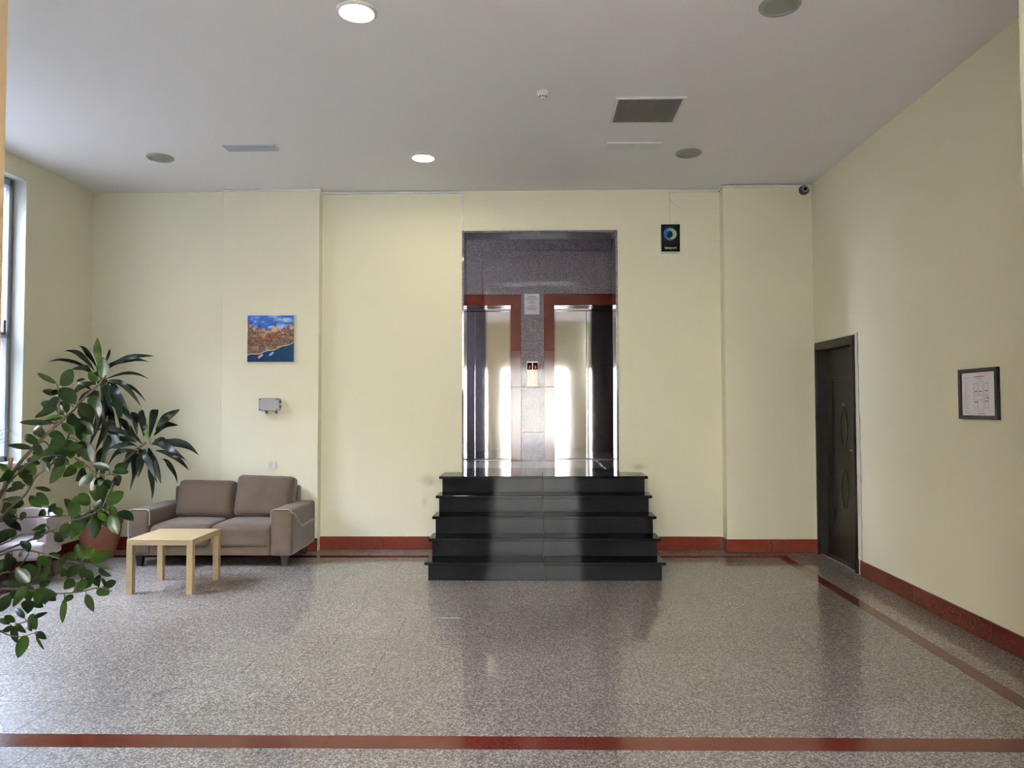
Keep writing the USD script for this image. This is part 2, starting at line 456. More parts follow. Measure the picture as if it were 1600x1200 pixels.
# back wall with the lift-lobby opening
OX0, OX1, OZ0, OZ1 = -.795, .907, .80, 3.468
wb = thing('wall_back', kind='structure')
part(wb, 'wall_face', prism(Polygon([(-2.40, -.1), (2.06, -.1), (2.06, ZC), (-2.40, ZC)], [[(OX0, OZ0), (OX1, OZ0), (OX1, OZ1), (OX0, OZ1)]]), 'y', YB, 8.34), WALL_SMUDGED)
part(wb, 'wall_face', bx(XL - .2, -3.389, 8.01, 8.34, -.1, ZC), WALL)
part(wb, 'pilaster', bx(-3.389, -2.334, 7.93, 8.34, -.1, ZC, .004), WALL)
part(wb, 'pilaster', bx(2.022, XR + .2, 7.88, 8.34, -.1, ZC, .004), WALL)

# left wall with its wide window
WY0, WY1, WZ0, WZ1 = 4.65, 6.94, 1.03, 3.715
single('wall_left', prism(Polygon([(YF - .2, -.1), (8.2, -.1), (8.2, ZC), (YF - .2, ZC)], [[(WY0, WZ0), (WY1, WZ0), (WY1, WZ1), (WY0, WZ1)]]), 'x', XL - .22, XL), WALL, kind='structure')
win = thing('window_1', 'wide aluminium window in the left wall with white reveal', 'window', (-4.98, (WY0 + WY1) / 2, WZ0), kind='structure')
fx0, fx1 = -5.06, -4.985
for k in range(3):
    y = WY0 + (WY1 - WY0 - .06) * k / 2
    part(win, 'mullion', bx(fx0, fx1, y, y + .06, WZ0, WZ1, .004), PVC)
for z in (WZ0, 2.20, WZ1 - .07):
    part(win, 'rail', bx(fx0, fx1, WY0, WY1, z, z + .06, .004), PVC)
for k in range(2):
    y0 = WY0 + (WY1 - WY0 - .06) * k / 2 + .06
    y1 = WY0 + (WY1 - WY0 - .06) * (k + 1) / 2
    for za, zb in ((WZ0 + .06, 2.20), (2.26, WZ1 - .07)):
        part(win, 'pane', bx(-5.026, -5.020, y0, y1, za, zb), GLASS)
part(win, 'seal_strip', bx(-5.0, -4.982, WY1 - .030, WY1, WZ0, WZ1 - .004), SEAL)
part(win, 'handle', join(bx(-4.985, -4.955, 6.80, 6.83, 2.22, 2.25, .004), bx(-4.965, -4.95, 6.80, 6.825, 2.24, 2.36, .005)), DARKGREY)
for y0, y1, z0, z1, nm in ((WY1 - .004, WY1, WZ0, WZ1, 'reveal'), (WY0, WY0 + .004, WZ0, WZ1, 'reveal'), (WY0, WY1, WZ1 - .004, WZ1, 'reveal')):
    part(win, nm, bx(-4.985, XL + .001, y0, y1, z0, z1), REVEAL)
part(win, 'window_sill', bx(-4.985, XL + .06, WY0 - .03, WY1 + .0, WZ0 - .035, WZ0 + .005, .006), WHITE)

# right wall with the doorway
DY0, DY1, DZ = 6.875, 7.822, 2.20
single('wall_right', prism(Polygon([(YF - .2, -.1), (DY0, -.1), (DY0, DZ), (DY1, DZ), (DY1, -.1), (8.2, -.1), (8.2, ZC), (YF - .2, ZC)]), 'x', XR, XR + .22), WALL, kind='structure')
single('wall_closet', bx(XR + .22, XR + .3, 6.7, 8.1, -.1, 2.5), WALL, kind='structure')

# entrance side: two wall pieces, the vestibule and the glazed entrance behind the camera
single('wall_front_left', bx(XL - .2, VL - .02, YF - .2, YF, -.1, ZC), WALL, kind='structure')
single('wall_front_right', bx(VR, XR + .2, YF - .2, YF, -.1, ZC), WALL, kind='structure')
single('wall_vestibule_left', join(bx(VL - .2, VL, YE, YF - .2, -.1, ZC), bx(VL - .02, VL, YF - .2, YF, -.1, ZC)), TAN, kind='structure')
single('wall_vestibule_right', bx(VR, VR + .2, YE, YF - .2, -.1, ZC), WALL, kind='structure')
EX0, EX1, EZ = -.93, .95, 2.63
SIDES = ((VL + .04, -1.52), (1.58, VR - .04))
single('wall_entrance', prism(Polygon([(VL - .2, -.1), (EX0, -.1), (EX0, EZ), (EX1, EZ), (EX1, -.1), (VR + .2, -.1), (VR + .2, ZC), (VL - .2, ZC)], [[(a, 1.9), (b, 1.9), (b, 3.78), (a, 3.78)] for a, b in SIDES]), 'y', YE - .2, YE), WALL, kind='structure')
en = thing('door_1', 'glazed entrance doors with a transom bar', 'door', (0, YE - .1, 0), kind='structure')
for x in (EX0, EX1 - .06):
    part(en, 'frame_post', bx(x, x + .06, YE - .14, YE - .08, 0, EZ, .004), ALU)
for z in (2.06, EZ - .06):
    part(en, 'frame_rail', bx(EX0 + .06, EX1 - .06, YE - .14, YE - .08, z, z + .06, .004), ALU)
part(en, 'pane', bx(EX0 + .06, EX1 - .06, YE - .113, YE - .107, 2.12, EZ - .06), GLASS)
for x0, x1 in ((EX0 + .06, .008), (.012, EX1 - .06)):
    part(en, 'pane', bx(x0, x1, YE - .113, YE - .107, .01, 2.06), GLASS)
for a, b in SIDES:
    w3 = thing('window_3' if a < 0 else 'window_4', 'tall aluminium window beside the entrance doors', 'window', ((a + b) / 2, YE - .1, 1.9), kind='structure')
    for x in (a, b - .04):
        part(w3, 'frame_post', bx(x, x + .04, YE - .13, YE - .09, 1.9, 3.78, .003), ALU)
    for z in (1.9, 3.74):
        part(w3, 'frame_rail', bx(a + .04, b - .04, YE - .13, YE - .09, z, z + .04, .003), ALU)
    part(w3, 'pane', bx(a + .04, b - .04, YE - .113, YE - .107, 1.94, 3.74), GLASS)
single('pavement', bx(-30, 30, -30, YE - .2, -.25, -.13), CONCRETE, 'pale pavement outside the entrance', 'pavement', kind='structure')
single('yard', bx(-40, XL - .22, YE - .2, 30, -.25, -.13), ASPHALT, 'asphalt yard outside the left window', 'pavement', kind='structure')

uf = thing('upper_floors', kind='structure')
part(uf, 'storeys', join(bx(-5.084, 30, YE - .2, 8.34, 4.07, 22), bx(-2.3, 30, 8.34, 45, 4.16, 22)), FACADE)
fb = thing('street_building', kind='structure')
part(fb, 'facade', bx(-40, 40, -30, -22, -.2, 10), FACADE)
yb = thing('yard_building', kind='structure')
part(yb, 'facade', bx(-22, -15.5, -12, 15, -.2, 10.5), FACADE_DARK)
part(yb, 'wing', bx(-15.5, -5.4, -9, -.95, -.2, 11.0), FACADE_DARK)

# lift lobby behind the opening
LZ = .83
lf = thing('floor_lobby', kind='structure')
part(lf, 'slab_bed', bx(-2.3, 2.4, 8.30, 10.3, .70, LZ - .004), JOINT)
for r, (y0, y1) in enumerate(((8.36, 8.60), (8.60, 9.10), (9.10, 9.60), (9.60, 9.80))):
    for k in range(6):
        w = 4.5 / 6
        slab(lf, 'floor_slab', -2.2 + w * k, -2.2 + w * (k + 1), y0, y1, LOBBY if r % 3 else BLACK, LZ, tilt=.0004)
single('ceiling_lobby', bx(-2.3, 2.4, 8.34, 10.3, 4.05, 4.15), CEIL, kind='structure')
single('wall_lobby_right', bx(2.3, 2.4, 8.34, 10.3, .7, 4.05), LOBBY, kind='structure')
NY0, NY1, NZ0, NZ1 = 8.60, 9.50, 1.75, 3.25      # daylight window in the lobby's left side
single('wall_lobby_left', prism(Polygon([(8.34, .7), (10.3, .7), (10.3, 4.05), (8.34, 4.05)], [[(NY0, NZ0), (NY1, NZ0), (NY1, NZ1), (NY0, NZ1)]]), 'x', -2.3, -2.2), LOBBY, kind='structure')
w2 = thing('window_2', 'aluminium daylight window in the left side of the lift lobby', 'window', (-2.27, 9.06, NZ0), kind='structure')
for y in (NY0, (NY0 + NY1) / 2 - .02, NY1 - .04):
    part(w2, 'mullion', bx(-2.29, -2.25, y, y + .04, NZ0, NZ1, .003), ALU)
for z in (NZ0, NZ1 - .04):
    part(w2, 'rail', bx(-2.289, -2.251, NY0, NY1, z, z + .04, .003), ALU)
for y0, y1 in ((NY0 + .04, (NY0 + NY1) / 2 - .02), ((NY0 + NY1) / 2 + .02, NY1 - .04)):
    part(w2, 'pane', bx(-2.272, -2.268, y0, y1, NZ0 + .04, NZ1 - .04), GLASS)
single('wall_lobby_front', prism(Polygon([(-2.3, .7), (2.4, .7), (2.4, 4.05), (-2.3, 4.05)], [[(OX0, .75), (OX1, .75), (OX1, OZ1), (OX0, OZ1)]]), 'y', 8.34, 8.36), LOBBY, kind='structure')

# polished lining of the opening
ln = thing('trim_1', kind='structure')
T = .022
part(ln, 'lining_slab', bx(OX0, OX0 + T, YB - .006, 8.37, LZ, OZ1 - T, .002), LINING)
part(ln, 'lining_slab', bx(OX1 - T, OX1, YB - .006, 8.37, LZ, OZ1 - T, .002), LINING)
part(ln, 'lining_slab', bx(OX0, .05, YB - .006, 8.37, OZ1 - T, OZ1, .002), LINING)
part(ln, 'lining_slab', bx(.051, OX1, YB - .006, 8.37, OZ1 - T, OZ1, .002), LINING)

# lift wall: granite slabs round the two lift fronts
YW = 9.80
lw = thing('wall_lift', kind='structure')
single('wall_shaft', bx(-2.4, 2.5, 10.14, 10.25, .6, 4.2), JOINT, kind='structure')
part(lw, 'wall_core', bx(-2.3, 2.4, YW + .03, YW + .08, 3.033, 4.05), JOINT)
part(lw, 'wall_core', bx(-.18, .12, YW + .03, YW + .08, .80, 3.04), JOINT)
part(lw, 'wall_core', bx(-2.3, -1.62, YW + .03, YW + .08, .80, 3.04), JOINT)
part(lw, 'wall_core', bx(1.47, 2.4, YW + .03, YW + .08, .80, 3.04), JOINT)


def wslab(x0, x1, z0, z1):
    part(lw, 'wall_slab', bx(x0 + J, x1 - J, YW, YW + .03, z0 + J, z1 - J, .0012), LOBBY)


xs = [-2.2, -1.45, -.70, .05, .80, 1.55, 2.3]
for a, b in zip(xs[:-1], xs[1:]):
    wslab(a, b, 3.035, 3.62)
    wslab(a, b, 3.62, 4.05)
zs = [LZ, 1.20, 1.797, 2.195, 2.415, 3.035]
for a, b in zip(zs[:-1], zs[1:]):
    wslab(-.183, .124, a, b)
    wslab(-2.2, -1.455, a, b)
    wslab(1.30, 2.3, a, b)


def lift(name_label, x0, x1, seam, group=None):
    """A red stone surround, two polished steel leaves, steel head strip, sill."""
    t = thing('elevator', name_label, 'elevator', ((x0 + x1) / 2, YW, LZ))
    jw = .14
    for a, b in ((x0 - jw, x0), (x1, x1 + jw)):
        zz = [LZ, 1.80, 2.29, 2.885]
        for za, zb in zip(zz[:-1], zz[1:]):
            part(t, 'surround_slab', bx(a + J, b - J, YW - .001, YW + .26, za + J, zb - J, .0015), RED)
    part(t, 'surround_slab', bx(x0 - jw + J, x1 + jw - J, YW - .001, YW + .26, 2.885 + J, 3.032, .0015), RED)
    part(t, 'head_strip', bx(x0, x1, YW + .17, YW + .24, 2.835, 2.885, .003), STEEL)
    part(t, 'door_edge_trim', bx(x0, x0 + .014, YW + .12, YW + .24, LZ, 2.835, .002), STEEL)
    part(t, 'door_edge_trim', bx(x1 - .014, x1, YW + .12, YW + .24, LZ, 2.835, .002), STEEL)
    for a, b in ((x0 + .014, seam), (seam, x1 - .014)):
        m = bx(a + .0015, b - .0015, YW + .20, YW + .235, LZ + .008, 2.835, .004)
        m.apply_transform(rotm(rnd.uniform(-.1, .1), [0, 0, 1], m.centroid))
        part(t, 'door_leaf', m, STEEL)
    part(t, 'sill', bx(x0, x1, YW + .012, YW + .26, LZ - .02, LZ + .004, .002), CHROME)
    part(t, 'shaft_wall', bx(x0 - .13, x1 + .13, YW + .262, YW + .30, LZ - .05, 3.03), VOID)
    return t


lift('left lift with polished steel doors in a red stone surround', -1.30, -.323, -.81)
lift('right lift with polished steel doors in a red stone surround', .262, 1.14, .70)

# baseboards in red stone lengths
def skirting(name, a, b, axis, face, n, inward):
    p = thing(name, kind='structure')
    for k in range(n):
        u0, u1 = a + (b - a) * k / n + J, a + (b - a) * (k + 1) / n - J
        t0, t1 = sorted((face, face + inward * .018))
        m = bx(u0, u1, t0, t1, 0.0, .138, .003) if axis == 'x' else bx(t0, t1, u0, u1, 0.0, .138, .003)
        part(p, 'skirting_slab', m, RED)


skirting('baseboard_back_corner', XL, -3.389, 'x', 8.01, 2, -1)
skirting('baseboard_back_pilaster_left', -3.389, -2.334, 'x', 7.93, 2, -1)
skirting('baseboard_back_left', -2.334, -.96, 'x', YB, 2, -1)
skirting('baseboard_back_right', 1.12, 2.005, 'x', YB, 1, -1)
skirting('baseboard_back_pilaster_right', 2.004, XR, 'x', 7.88, 2, -1)
skirting('baseboard_pilaster_side', 7.862, 8.022, 'y', 2.022, 1, -1)
skirting('baseboard_right', YF, 6.815, 'y', XR, 4, -1)
skirting('baseboard_left', YF, 7.99, 'y', XL, 5, 1)

# ------------------------------------------------------------------ black granite staircase
st = thing('staircase', 'five black granite steps rising to the lift lobby', 'stairs', (.08, 6.61, 0))
SX0, SX1, SEAM = -.952, 1.118, .077
noses = [6.57, 6.815, 7.06, 7.31, 7.565]
part(st, 'core', join(*[bx(SX0 + .02, SX1 - .02, noses[i] + .06, 8.04, .166 * i + .001, .166 * (i + 1) - .03) for i in range(5)]), JOINT)
for i, y in enumerate(noses):
    z = .166 * (i + 1)
    back = noses[i + 1] + .06 if i < 4 else 8.038
    for a, b in ((SX0, SEAM), (SEAM, SX1)):
        part(st, 'riser', bx(a + (J if a == SEAM else 0), b - (J if b == SEAM else 0), y + .035, y + .055, z - .166, z - .026, .001), BLACK)
        part(st, 'tread', bx(a - (.03 if a == SX0 else -J), b + (.03 if b == SX1 else -J), y, back, z - .026, z, .004), BLACK)
    for sx in (SX0, SX1 - .02):
        part(st, 'side_slab', bx(sx, sx + .02, y + .056, 8.03, z - .166, z - .0265), BLACK)
part(st, 'tread', bx(OX0 + T + .001, OX1 - T - .001, 8.04, 8.358, .80, .83, .001), BLACK)

# ------------------------------------------------------------------ wooden door in the right wall
d = thing('door_2', 'dark brown panelled wooden door recessed in the right wall', 'door', (XR, 7.35, 0), kind='structure')
for y0, y1 in ((DY0 - .005, DY0 + .055), (DY1 - .055, DY1 + .005)):
    part(d, 'casing', join(bx(XR - .016, XR + .13, y0, y1, 0, DZ, .004), bx(XR - .024, XR - .012, y0 + .012, y1 - .012, 0, DZ - .02, .005)), DOOR)
part(d, 'casing', join(bx(XR - .016, XR + .13, DY0 + .055, DY1 - .055, DZ - .085, DZ, .004), bx(XR - .024, XR - .012, DY0 + .03, DY1 - .03, DZ - .07, DZ - .02, .005)), DOOR)
part(d, 'threshold', bx(XR + .0, XR + .13, DY0 + .055, DY1 - .055, 0, .014, .003), LINING)
LXF = XR + .085                                  # face of the leaf
lfp = part(d, 'door_leaf', bx(LXF, LXF + .04, DY0 + .057, DY1 - .057, .016, DZ - .087, .002), DOOR)
PY0, PY1, PZ0, PZ1 = DY0 + .175, DY1 - .175, .33, 1.86


def ring(y0, y1, z0, z1, w, h, x):
    p = Polygon([(y0, z0), (y1, z0), (y1, z1), (y0, z1)], [[(y0 + w, z0 + w), (y1 - w, z0 + w), (y1 - w, z1 - w), (y0 + w, z1 - w)]])
    return prism(p, 'x', x - h, x)


part(d, 'panel_moulding', join(ring(PY0, PY1, PZ0, PZ1, .035, .012, LXF), ring(PY0 + .05, PY1 - .05, PZ0 + .05, PZ1 - .05, .014, .007, LXF)), DOOR)
for zc in (1.33, .72):
    loz = Polygon([(7.35 + .085 * math.sin(a) * (abs(math.sin(a)) ** .3), zc + .20 * math.cos(a)) for a in np.linspace(0, 2 * math.pi, 28, endpoint=False)])
    part(d, 'carved_ornament', prism(loz.difference(loz.buffer(-.014)), 'x', LXF - .006, LXF), DOOR)
part(d, 'peephole', cyl((LXF, 7.35, 1.555), (LXF - .008, 7.35, 1.555), .016), CHROME)
part(d, 'handle', join(bx(LXF - .008, LXF, 6.96, 7.0, .96, 1.19, .003), cyl((LXF, 6.98, 1.12), (LXF - .05, 6.98, 1.12), .009), tube([(LXF - .05, 6.975, 1.12), (LXF - .052, 7.04, 1.12), (LXF - .048, 7.10, 1.118)], .009)), CHROME)
ys, edge = np.linspace(.135, 2.215, 40), random.Random(4)
rim = [(DY0 - .058 - .012 * edge.random() - .010 * math.sin(z * 2.1), z) for z in ys[::-1]]
pl = Polygon([(DY0 - .006, z) for z in ys] + rim)
ps = thing('plaster_strip', 'rough pale plaster strip along the near side of the dark door', 'plaster', (XR, DY0, .135), kind='structure')
part(ps, 'plaster', prism(pl, 'x', XR - .007, XR + .002), PLASTER)
crack = Polygon([(y + .001, z) for y, z in rim] + [(y - .003 - .007 * edge.random() ** 2, z) for y, z in rim[::-1]])
part(ps, 'crack', prism(crack, 'x', XR - .0015, XR + .001), VOID, label='dark broken edge of the plaster')

# ------------------------------------------------------------------ sofa
so = thing('sofa', 'taupe two-seat velour sofa with pale piping against the back wall', 'sofa', (-3.155, 7.5, 0))
for x, y in ((-3.86, 7.215), (-2.44, 7.215), (-3.86, 7.82), (-2.44, 7.82)):
    part(so, 'leg', hull([(x + sx * s, y + sy * s, z) for z, s in ((0, .022), (.102, .034)) for sx in (-1, 1) for sy in (-1, 1)]), DARKWOOD)
part(so, 'base', soft((-3.152, 7.50, .17), (.62, .345, .07), .02, 8), SOFA, True)
for nm, xc in (('armrest', -3.842), ('armrest', -2.455)):
    a = part(so, nm, soft((xc, 7.525, .325), (.107, .385, .225), .035, 14, (2, .006, 0)), SOFA, True)
    y = 7.150
    zt = .552
    w = .103
    inner, outer = (.40, .13) if xc < -3 else (.42, zt - .02)
    left, right = (outer, inner) if xc < -3 else (inner, outer)
    arch = np.array([(xc - w, y, left), (xc - w, y, max(left + .02, zt - .10)), (xc - w, y, zt - .035), (xc - w + .010, y, zt - .010), (xc - w + .035, y, zt), (xc + w - .035, y, zt), (xc + w - .010, y, zt - .010), (xc + w, y, zt - .035)] + ([(xc + w, y, zt - .10), (xc + w, y, right)] if xc < -3 else []))
    part(so, 'piping', tube(arch - [0, .004, 0], .0045, 6), PIPING)
part(so, 'piping', join(tube([(-2.350, 7.147, .517), (-2.346, 7.21, .500), (-2.345, 7.32, .425), (-2.345, 7.43, .350)], .0045, 6), tube([(-2.345, 7.43, .350), (-2.345, 7.88, .362)], .0045, 6)), PIPING, label='pale piping cord running across the outer arm side')
part(so, 'back', soft((-3.152, 7.845, .43), (.655, .062, .285), .03, 10), SOFA, True)
for xc, w in ((-3.446, .296), (-2.853, .296)):
    part(so, 'seat_cushion', soft((xc, 7.446, .288), (w, .316, .110), .055, 18, (2, .022, 0)), SOFA, True)
r1 = rotm(-13, [1, 0, 0]) @ rotm(1.0, [0, 1, 0])
part(so, 'back_cushion', soft((-3.405, 7.665, .590), (.292, .080, .190), .050, 18, (1, .01, .050), r1), SOFA, True)
r2 = rotm(-12, [1, 0, 0]) @ rotm(2.0, [0, 1, 0])
part(so, 'back_cushion', soft((-2.79, 7.655, .615), (.297, .082, .212), .050, 18, (1, .01, .050), r2), SOFA, True)

# ------------------------------------------------------------------ low birch table
tb = thing('coffee_table', 'low square birch veneer table in front of the sofa', 'table', (-3.105, 6.37, 0))
TX0, TX1, TY0, TY1 = -3.378, -2.828, 6.095, 6.645
part(tb, 'tabletop', bx(TX0, TX1, TY0, TY1, .40, .45, .0025), BIRCH)
for x in (TX0, TX1 - .05):
    for y in (TY0, TY1 - .05):
        part(tb, 'leg', bx(x, x + .05, y, y + .05, 0, .40, .0015), BIRCH)

# ------------------------------------------------------------------ tub armchair under the window
ch = thing('armchair', 'lilac upholstered tub armchair with dark splayed legs under the window', 'armchair', (-4.50, 6.62, 0))
ROT = rotm(15, [0, 0, 1], (-4.21, 6.44, 0))      # the front right corner is the pivot
AX0, AX1, AY0 = -4.775, -4.285, 6.42


def ac(m):
    m.apply_transform(ROT)
    return m


part(ch, 'seat', ac(soft(((AX0 + AX1) / 2, AY0 + .235, .285), ((AX1 - AX0) / 2, .235, .075), .03, 14, (2, .014, 0))), LILAC, True)
path = [(AX1 - .035, AY0 + .06)] + [(AX1 - .035, AY0 + .25)] + [(-4.53 + .21 * math.cos(a), AY0 + .30 + .165 * math.sin(a)) for a in np.linspace(.25, math.pi - .25, 12)] + [(AX0 + .035, AY0 + .25), (AX0 + .035, AY0 + .06)]
pth = spline([(x, y, 0) for x, y in path], 4)[:, :2]
tn = np.gradient(pth, axis=0); tn /= np.linalg.norm(tn, axis=1, keepdims=True)
nrm = np.stack([tn[:, 1], -tn[:, 0]], 1)         # outwards
s = np.linspace(0, 1, len(pth))
ztop = .575 + .05 * np.sin(np.pi * s) ** 2
prof = [(.034, .235), (.036, .40), (.036, -.03), (.028, -.008), (.010, 0.0), (-.010, 0.0), (-.028, -.008), (-.036, -.03), (-.036, .40), (-.034, .235)]
V, F = [], []
for i in range(len(pth)):
    for k, (o, z) in enumerate(prof):
        zz = z if z > .05 else ztop[i] + z
        V.append((*(pth[i] + nrm[i] * o), zz))
K = len(prof)
for i in range(len(pth) - 1):
    for k in range(K):
        l = (k + 1) % K
        F += [(i * K + k, (i + 1) * K + k, (i + 1) * K + l), (i * K + k, (i + 1) * K + l, i * K + l)]
for k in range(1, K - 1):
    F += [(0, k, k + 1), ((len(pth) - 1) * K, (len(pth) - 1) * K + k + 1, (len(pth) - 1) * K + k)]
tub = trimesh.Trimesh(V, F, process=False)
tub.fix_normals()
part(ch, 'backrest', ac(tub), LILAC, 40)
for x, y, dx, dy in ((AX1 - .06, AY0 + .06, .03, -.02), (AX0 + .06, AY0 + .06, -.03, -.02), (AX1 - .09, AY0 + .40, .03, .03), (AX0 + .09, AY0 + .40, -.03, .03)):
    part(ch, 'leg', ac(cyl((x + dx, y + dy, 0), (x, y, .215), .014, 14, .021)), DARKWOOD, 40)

# ------------------------------------------------------------------ pictures, signs and fittings on the walls
def artwork(n=150):
    """A loose oil sketch of a seaside town: sky, roofs, a slanting shore, dark water, two boats."""
    u, v = np.meshgrid(np.linspace(0, 1, n), np.linspace(1, 0, n))            # v up
    P = np.stack([u * 6, v * 6, np.zeros_like(u)], -1)
    f = meshkit.fbm(P * [1, 2.0, 1], 4, 3)[..., None]
    g = meshkit.fbm(P * 3.2, 3, 8)[..., None]
    sky_c = np.array([.055, .13, .42]) * (1 - f) * 1.6 + np.array([.40, .52, .68]) * np.clip((f - .42) * 3.2, 0, 1)
    img = sky_c.copy()
    r = random.Random(21)
    crest = .70 - .10 * np.sin(u * 3.4) + .06 * np.sin(u * 13) + .03 * np.sin(u * 31)
    town = v < crest
    img[town] = (np.array([.30, .19, .12]) * (.35 + 1.2 * g))[town]
    cols = [(.46, .33, .20), (.42, .27, .16), (.50, .41, .28), (.28, .14, .10), (.36, .22, .17), (.40, .30, .27)]
    roofs = [(.33, .085, .03), (.25, .065, .04), (.38, .14, .06)]
    for row in range(6):
        base = .74 - row * .082
        x = -.04 + .03 * (row % 2)
        while x < 1:
            w, h = r.uniform(.07, .13), r.uniform(.06, .10)
            zc = base + r.uniform(-.02, .02) - (.12 * math.sin(x * 3.4) - .04 if row < 3 else 0)
            c = np.array(r.choice(cols)) * r.uniform(.7, 1.15)
            m = (u > x) & (u < x + w) & (v < zc) & (v > zc - h)
            img[m] = (c * (.7 + .6 * g))[m]
            for q in range(2):
                wx = x + w * (.22 + .42 * q)
                m = (u > wx) & (u < wx + .017) & (v < zc - .025) & (v > zc - .052)
                img[m] = (.05, .035, .04)
            rf = np.array(r.choice(roofs)) * r.uniform(.8, 1.2)
            m = (v >= zc) & (v < zc + .042 * (1 - np.abs((u - x - w / 2) / (w / 2 + .012))))
            img[m] = (rf * (.7 + .6 * g))[m]
            m = (u > x - .003) & (u < x + .004) & (v < zc) & (v > zc - h)
            img[m] = (.06, .035, .03)
            x += w + r.uniform(0, .02)
    for (cx, cz, rw, rh) in ((.60, .70, .075, .07), (.94, .74, .05, .05)):     # two domes
        m = ((u - cx) / rw) ** 2 + ((v - cz) / rh) ** 2 < 1
        img[m] = (np.array([.45, .36, .22]) * (.5 + g))[m]
    for (cx, z0, z1, w) in ((.60, .77, .89, .014), (.26, .74, .81, .014), (.05, .82, .88, .009), (.09, .81, .86, .009)):
        m = (np.abs(u - cx) < w) & (v > z0) & (v < z1)
        img[m] = (.02, .035, .10)
    shore = .14 + .27 * u ** 1.5 + .012 * np.sin(u * 19)
    m = v < shore + .022
    img[m] = (.48, .42, .30)
    m = v < shore
    img[m] = (np.array([.006, .020, .075]) * (.5 + 1.1 * f) + np.array([.0, .035, .040]) * u[..., None] * g * 1.6)[m]
    for (cx, cz, c) in ((.28, .12, (.52, .38, .36)), (.52, .17, (.22, .42, .52))):
        a = (u - cx) * .8 + (v - cz) * .6
        b = -(u - cx) * .6 + (v - cz) * .8
        m = (a / .068) ** 2 + (b / .026) ** 2 < 1
        img[m] = (np.array(c) * (.6 + .9 * g))[m]
    img = np.clip(img, 0, 1)
    k = meshkit.fbm(P * 7.5, 3, 12)[..., None]
    img = np.where((town & (v > shore + .022))[..., None], img * (.15 + 1.15 * k) * [.85, .95, 1.0], img)
    return np.clip(img, 0, 1) ** 1.2


pa = thing('painting', 'square unframed canvas of a seaside town hanging above the sofa', 'painting', (-2.848, 7.93, 2.023))
PX0, PX1, PZB, PZT = -3.103, -2.592, 2.025, 2.533
part(pa, 'canvas', bx(PX0, PX1, 7.905, 7.93, PZB, PZT, .003), WHITE)
n = 150
gx, gz = np.meshgrid(np.linspace(PX0 + .004, PX1 - .004, n), np.linspace(PZT - .004, PZB + .004, n))
rel = meshkit.fbm(np.stack([gx * 60, gz * 60, gx * 0], -1), 3, 2) * .0015
vv = np.stack([gx, 7.9045 - rel, gz], -1).reshape(-1, 3)
ii = np.arange(n * n).reshape(n, n)
q = np.stack([ii[:-1, :-1], ii[1:, :-1], ii[1:, 1:], ii[:-1, 1:]], -1).reshape(-1, 4)
part(pa, 'painted_surface', trimesh.Trimesh(vv, np.vstack([q[:, [0, 1, 2]], q[:, [0, 2, 3]]]), process=False), PAINTED, True, color=artwork(n).reshape(-1, 3))

gb = thing('junction_box', 'small grey plastic enclosure box on the wall under the painting', 'junction box', (-2.845, 7.93, 1.50))
part(gb, 'housing', bx(-2.952, -2.738, 7.862, 7.93, 1.502, 1.638, .010), GREYBOX)
part(gb, 'lid', bx(-2.950, -2.740, 7.848, 7.861, 1.504, 1.636, .008), GREYBOX)
for x in (-2.936, -2.754):
    for z in (1.517, 1.623):
        part(gb, 'screw', cyl((x, 7.850, z), (x, 7.8445, z), .0075, 10), DARKGREY)
for x in (-2.88, -2.775):
    part(gb, 'cable_gland', cyl((x, 7.893, 1.502), (x, 7.893, 1.474), .011, 12), DARKGREY)
for z in (1.545, 1.600):
    part(gb, 'knockout', cyl((-2.738, 7.893, z), (-2.726, 7.893, z), .013, 12), DARKGREY)

sk = thing('wall_socket', 'single pale wall socket above the right end of the sofa', 'socket', (-2.828, 7.93, .876))
part(sk, 'plate', prism(sbox(-2.870, .877, -2.786, .961).buffer(-.008).buffer(.008).difference(Polygon([(-2.828 + .024 * math.cos(a), .919 + .024 * math.sin(a)) for a in np.linspace(0, 2 * math.pi, 24, endpoint=False)])), 'y', 7.921, 7.93), OFFWHITE)
part(sk, 'socket_well', lathe([(0, 0), (.024, 0), (.024, .006), (.021, .008), (.020, .003), (0, .003)], (0, 0, 0), 24).apply_transform(trimesh.transformations.translation_matrix([-2.828, 7.93, .919]) @ rotm(90, [1, 0, 0])), WHITE, 30)
for x in (-2.837, -2.819):
    part(sk, 'contact_hole', cyl((x, 7.928, .919), (x, 7.9262, .919), .003, 10), DARKGREY)

# illuminated-style box sign
sg = thing('box_sign', 'black box sign with a blue and green swirl right of the lift opening', 'sign', (1.475, YB, 3.203))
part(sg, 'housing', bx(1.372, 1.572, 7.995, YB, 3.205, 3.512, .004), WHITE)
part(sg, 'front_panel', bx(1.376, 1.576, 7.985, 7.996, 3.216, 3.514, .002), BLACKGLOSS)


def crescent(cx, cz, a0, a1, r0, w, tw=1):
    out, inn = [], []
    for k in range(25):
        s = k / 24
        a = a0 + (a1 - a0) * s
        ww = w * math.sin(math.pi * min(1, .12 + s * .88)) ** .8
        out.append((cx + r0 * math.cos(a), cz + r0 * math.sin(a)))
        inn.append((cx + (r0 - ww) * math.cos(a), cz + (r0 - ww) * math.sin(a)))
    return Polygon(out + inn[::-1]).buffer(0)


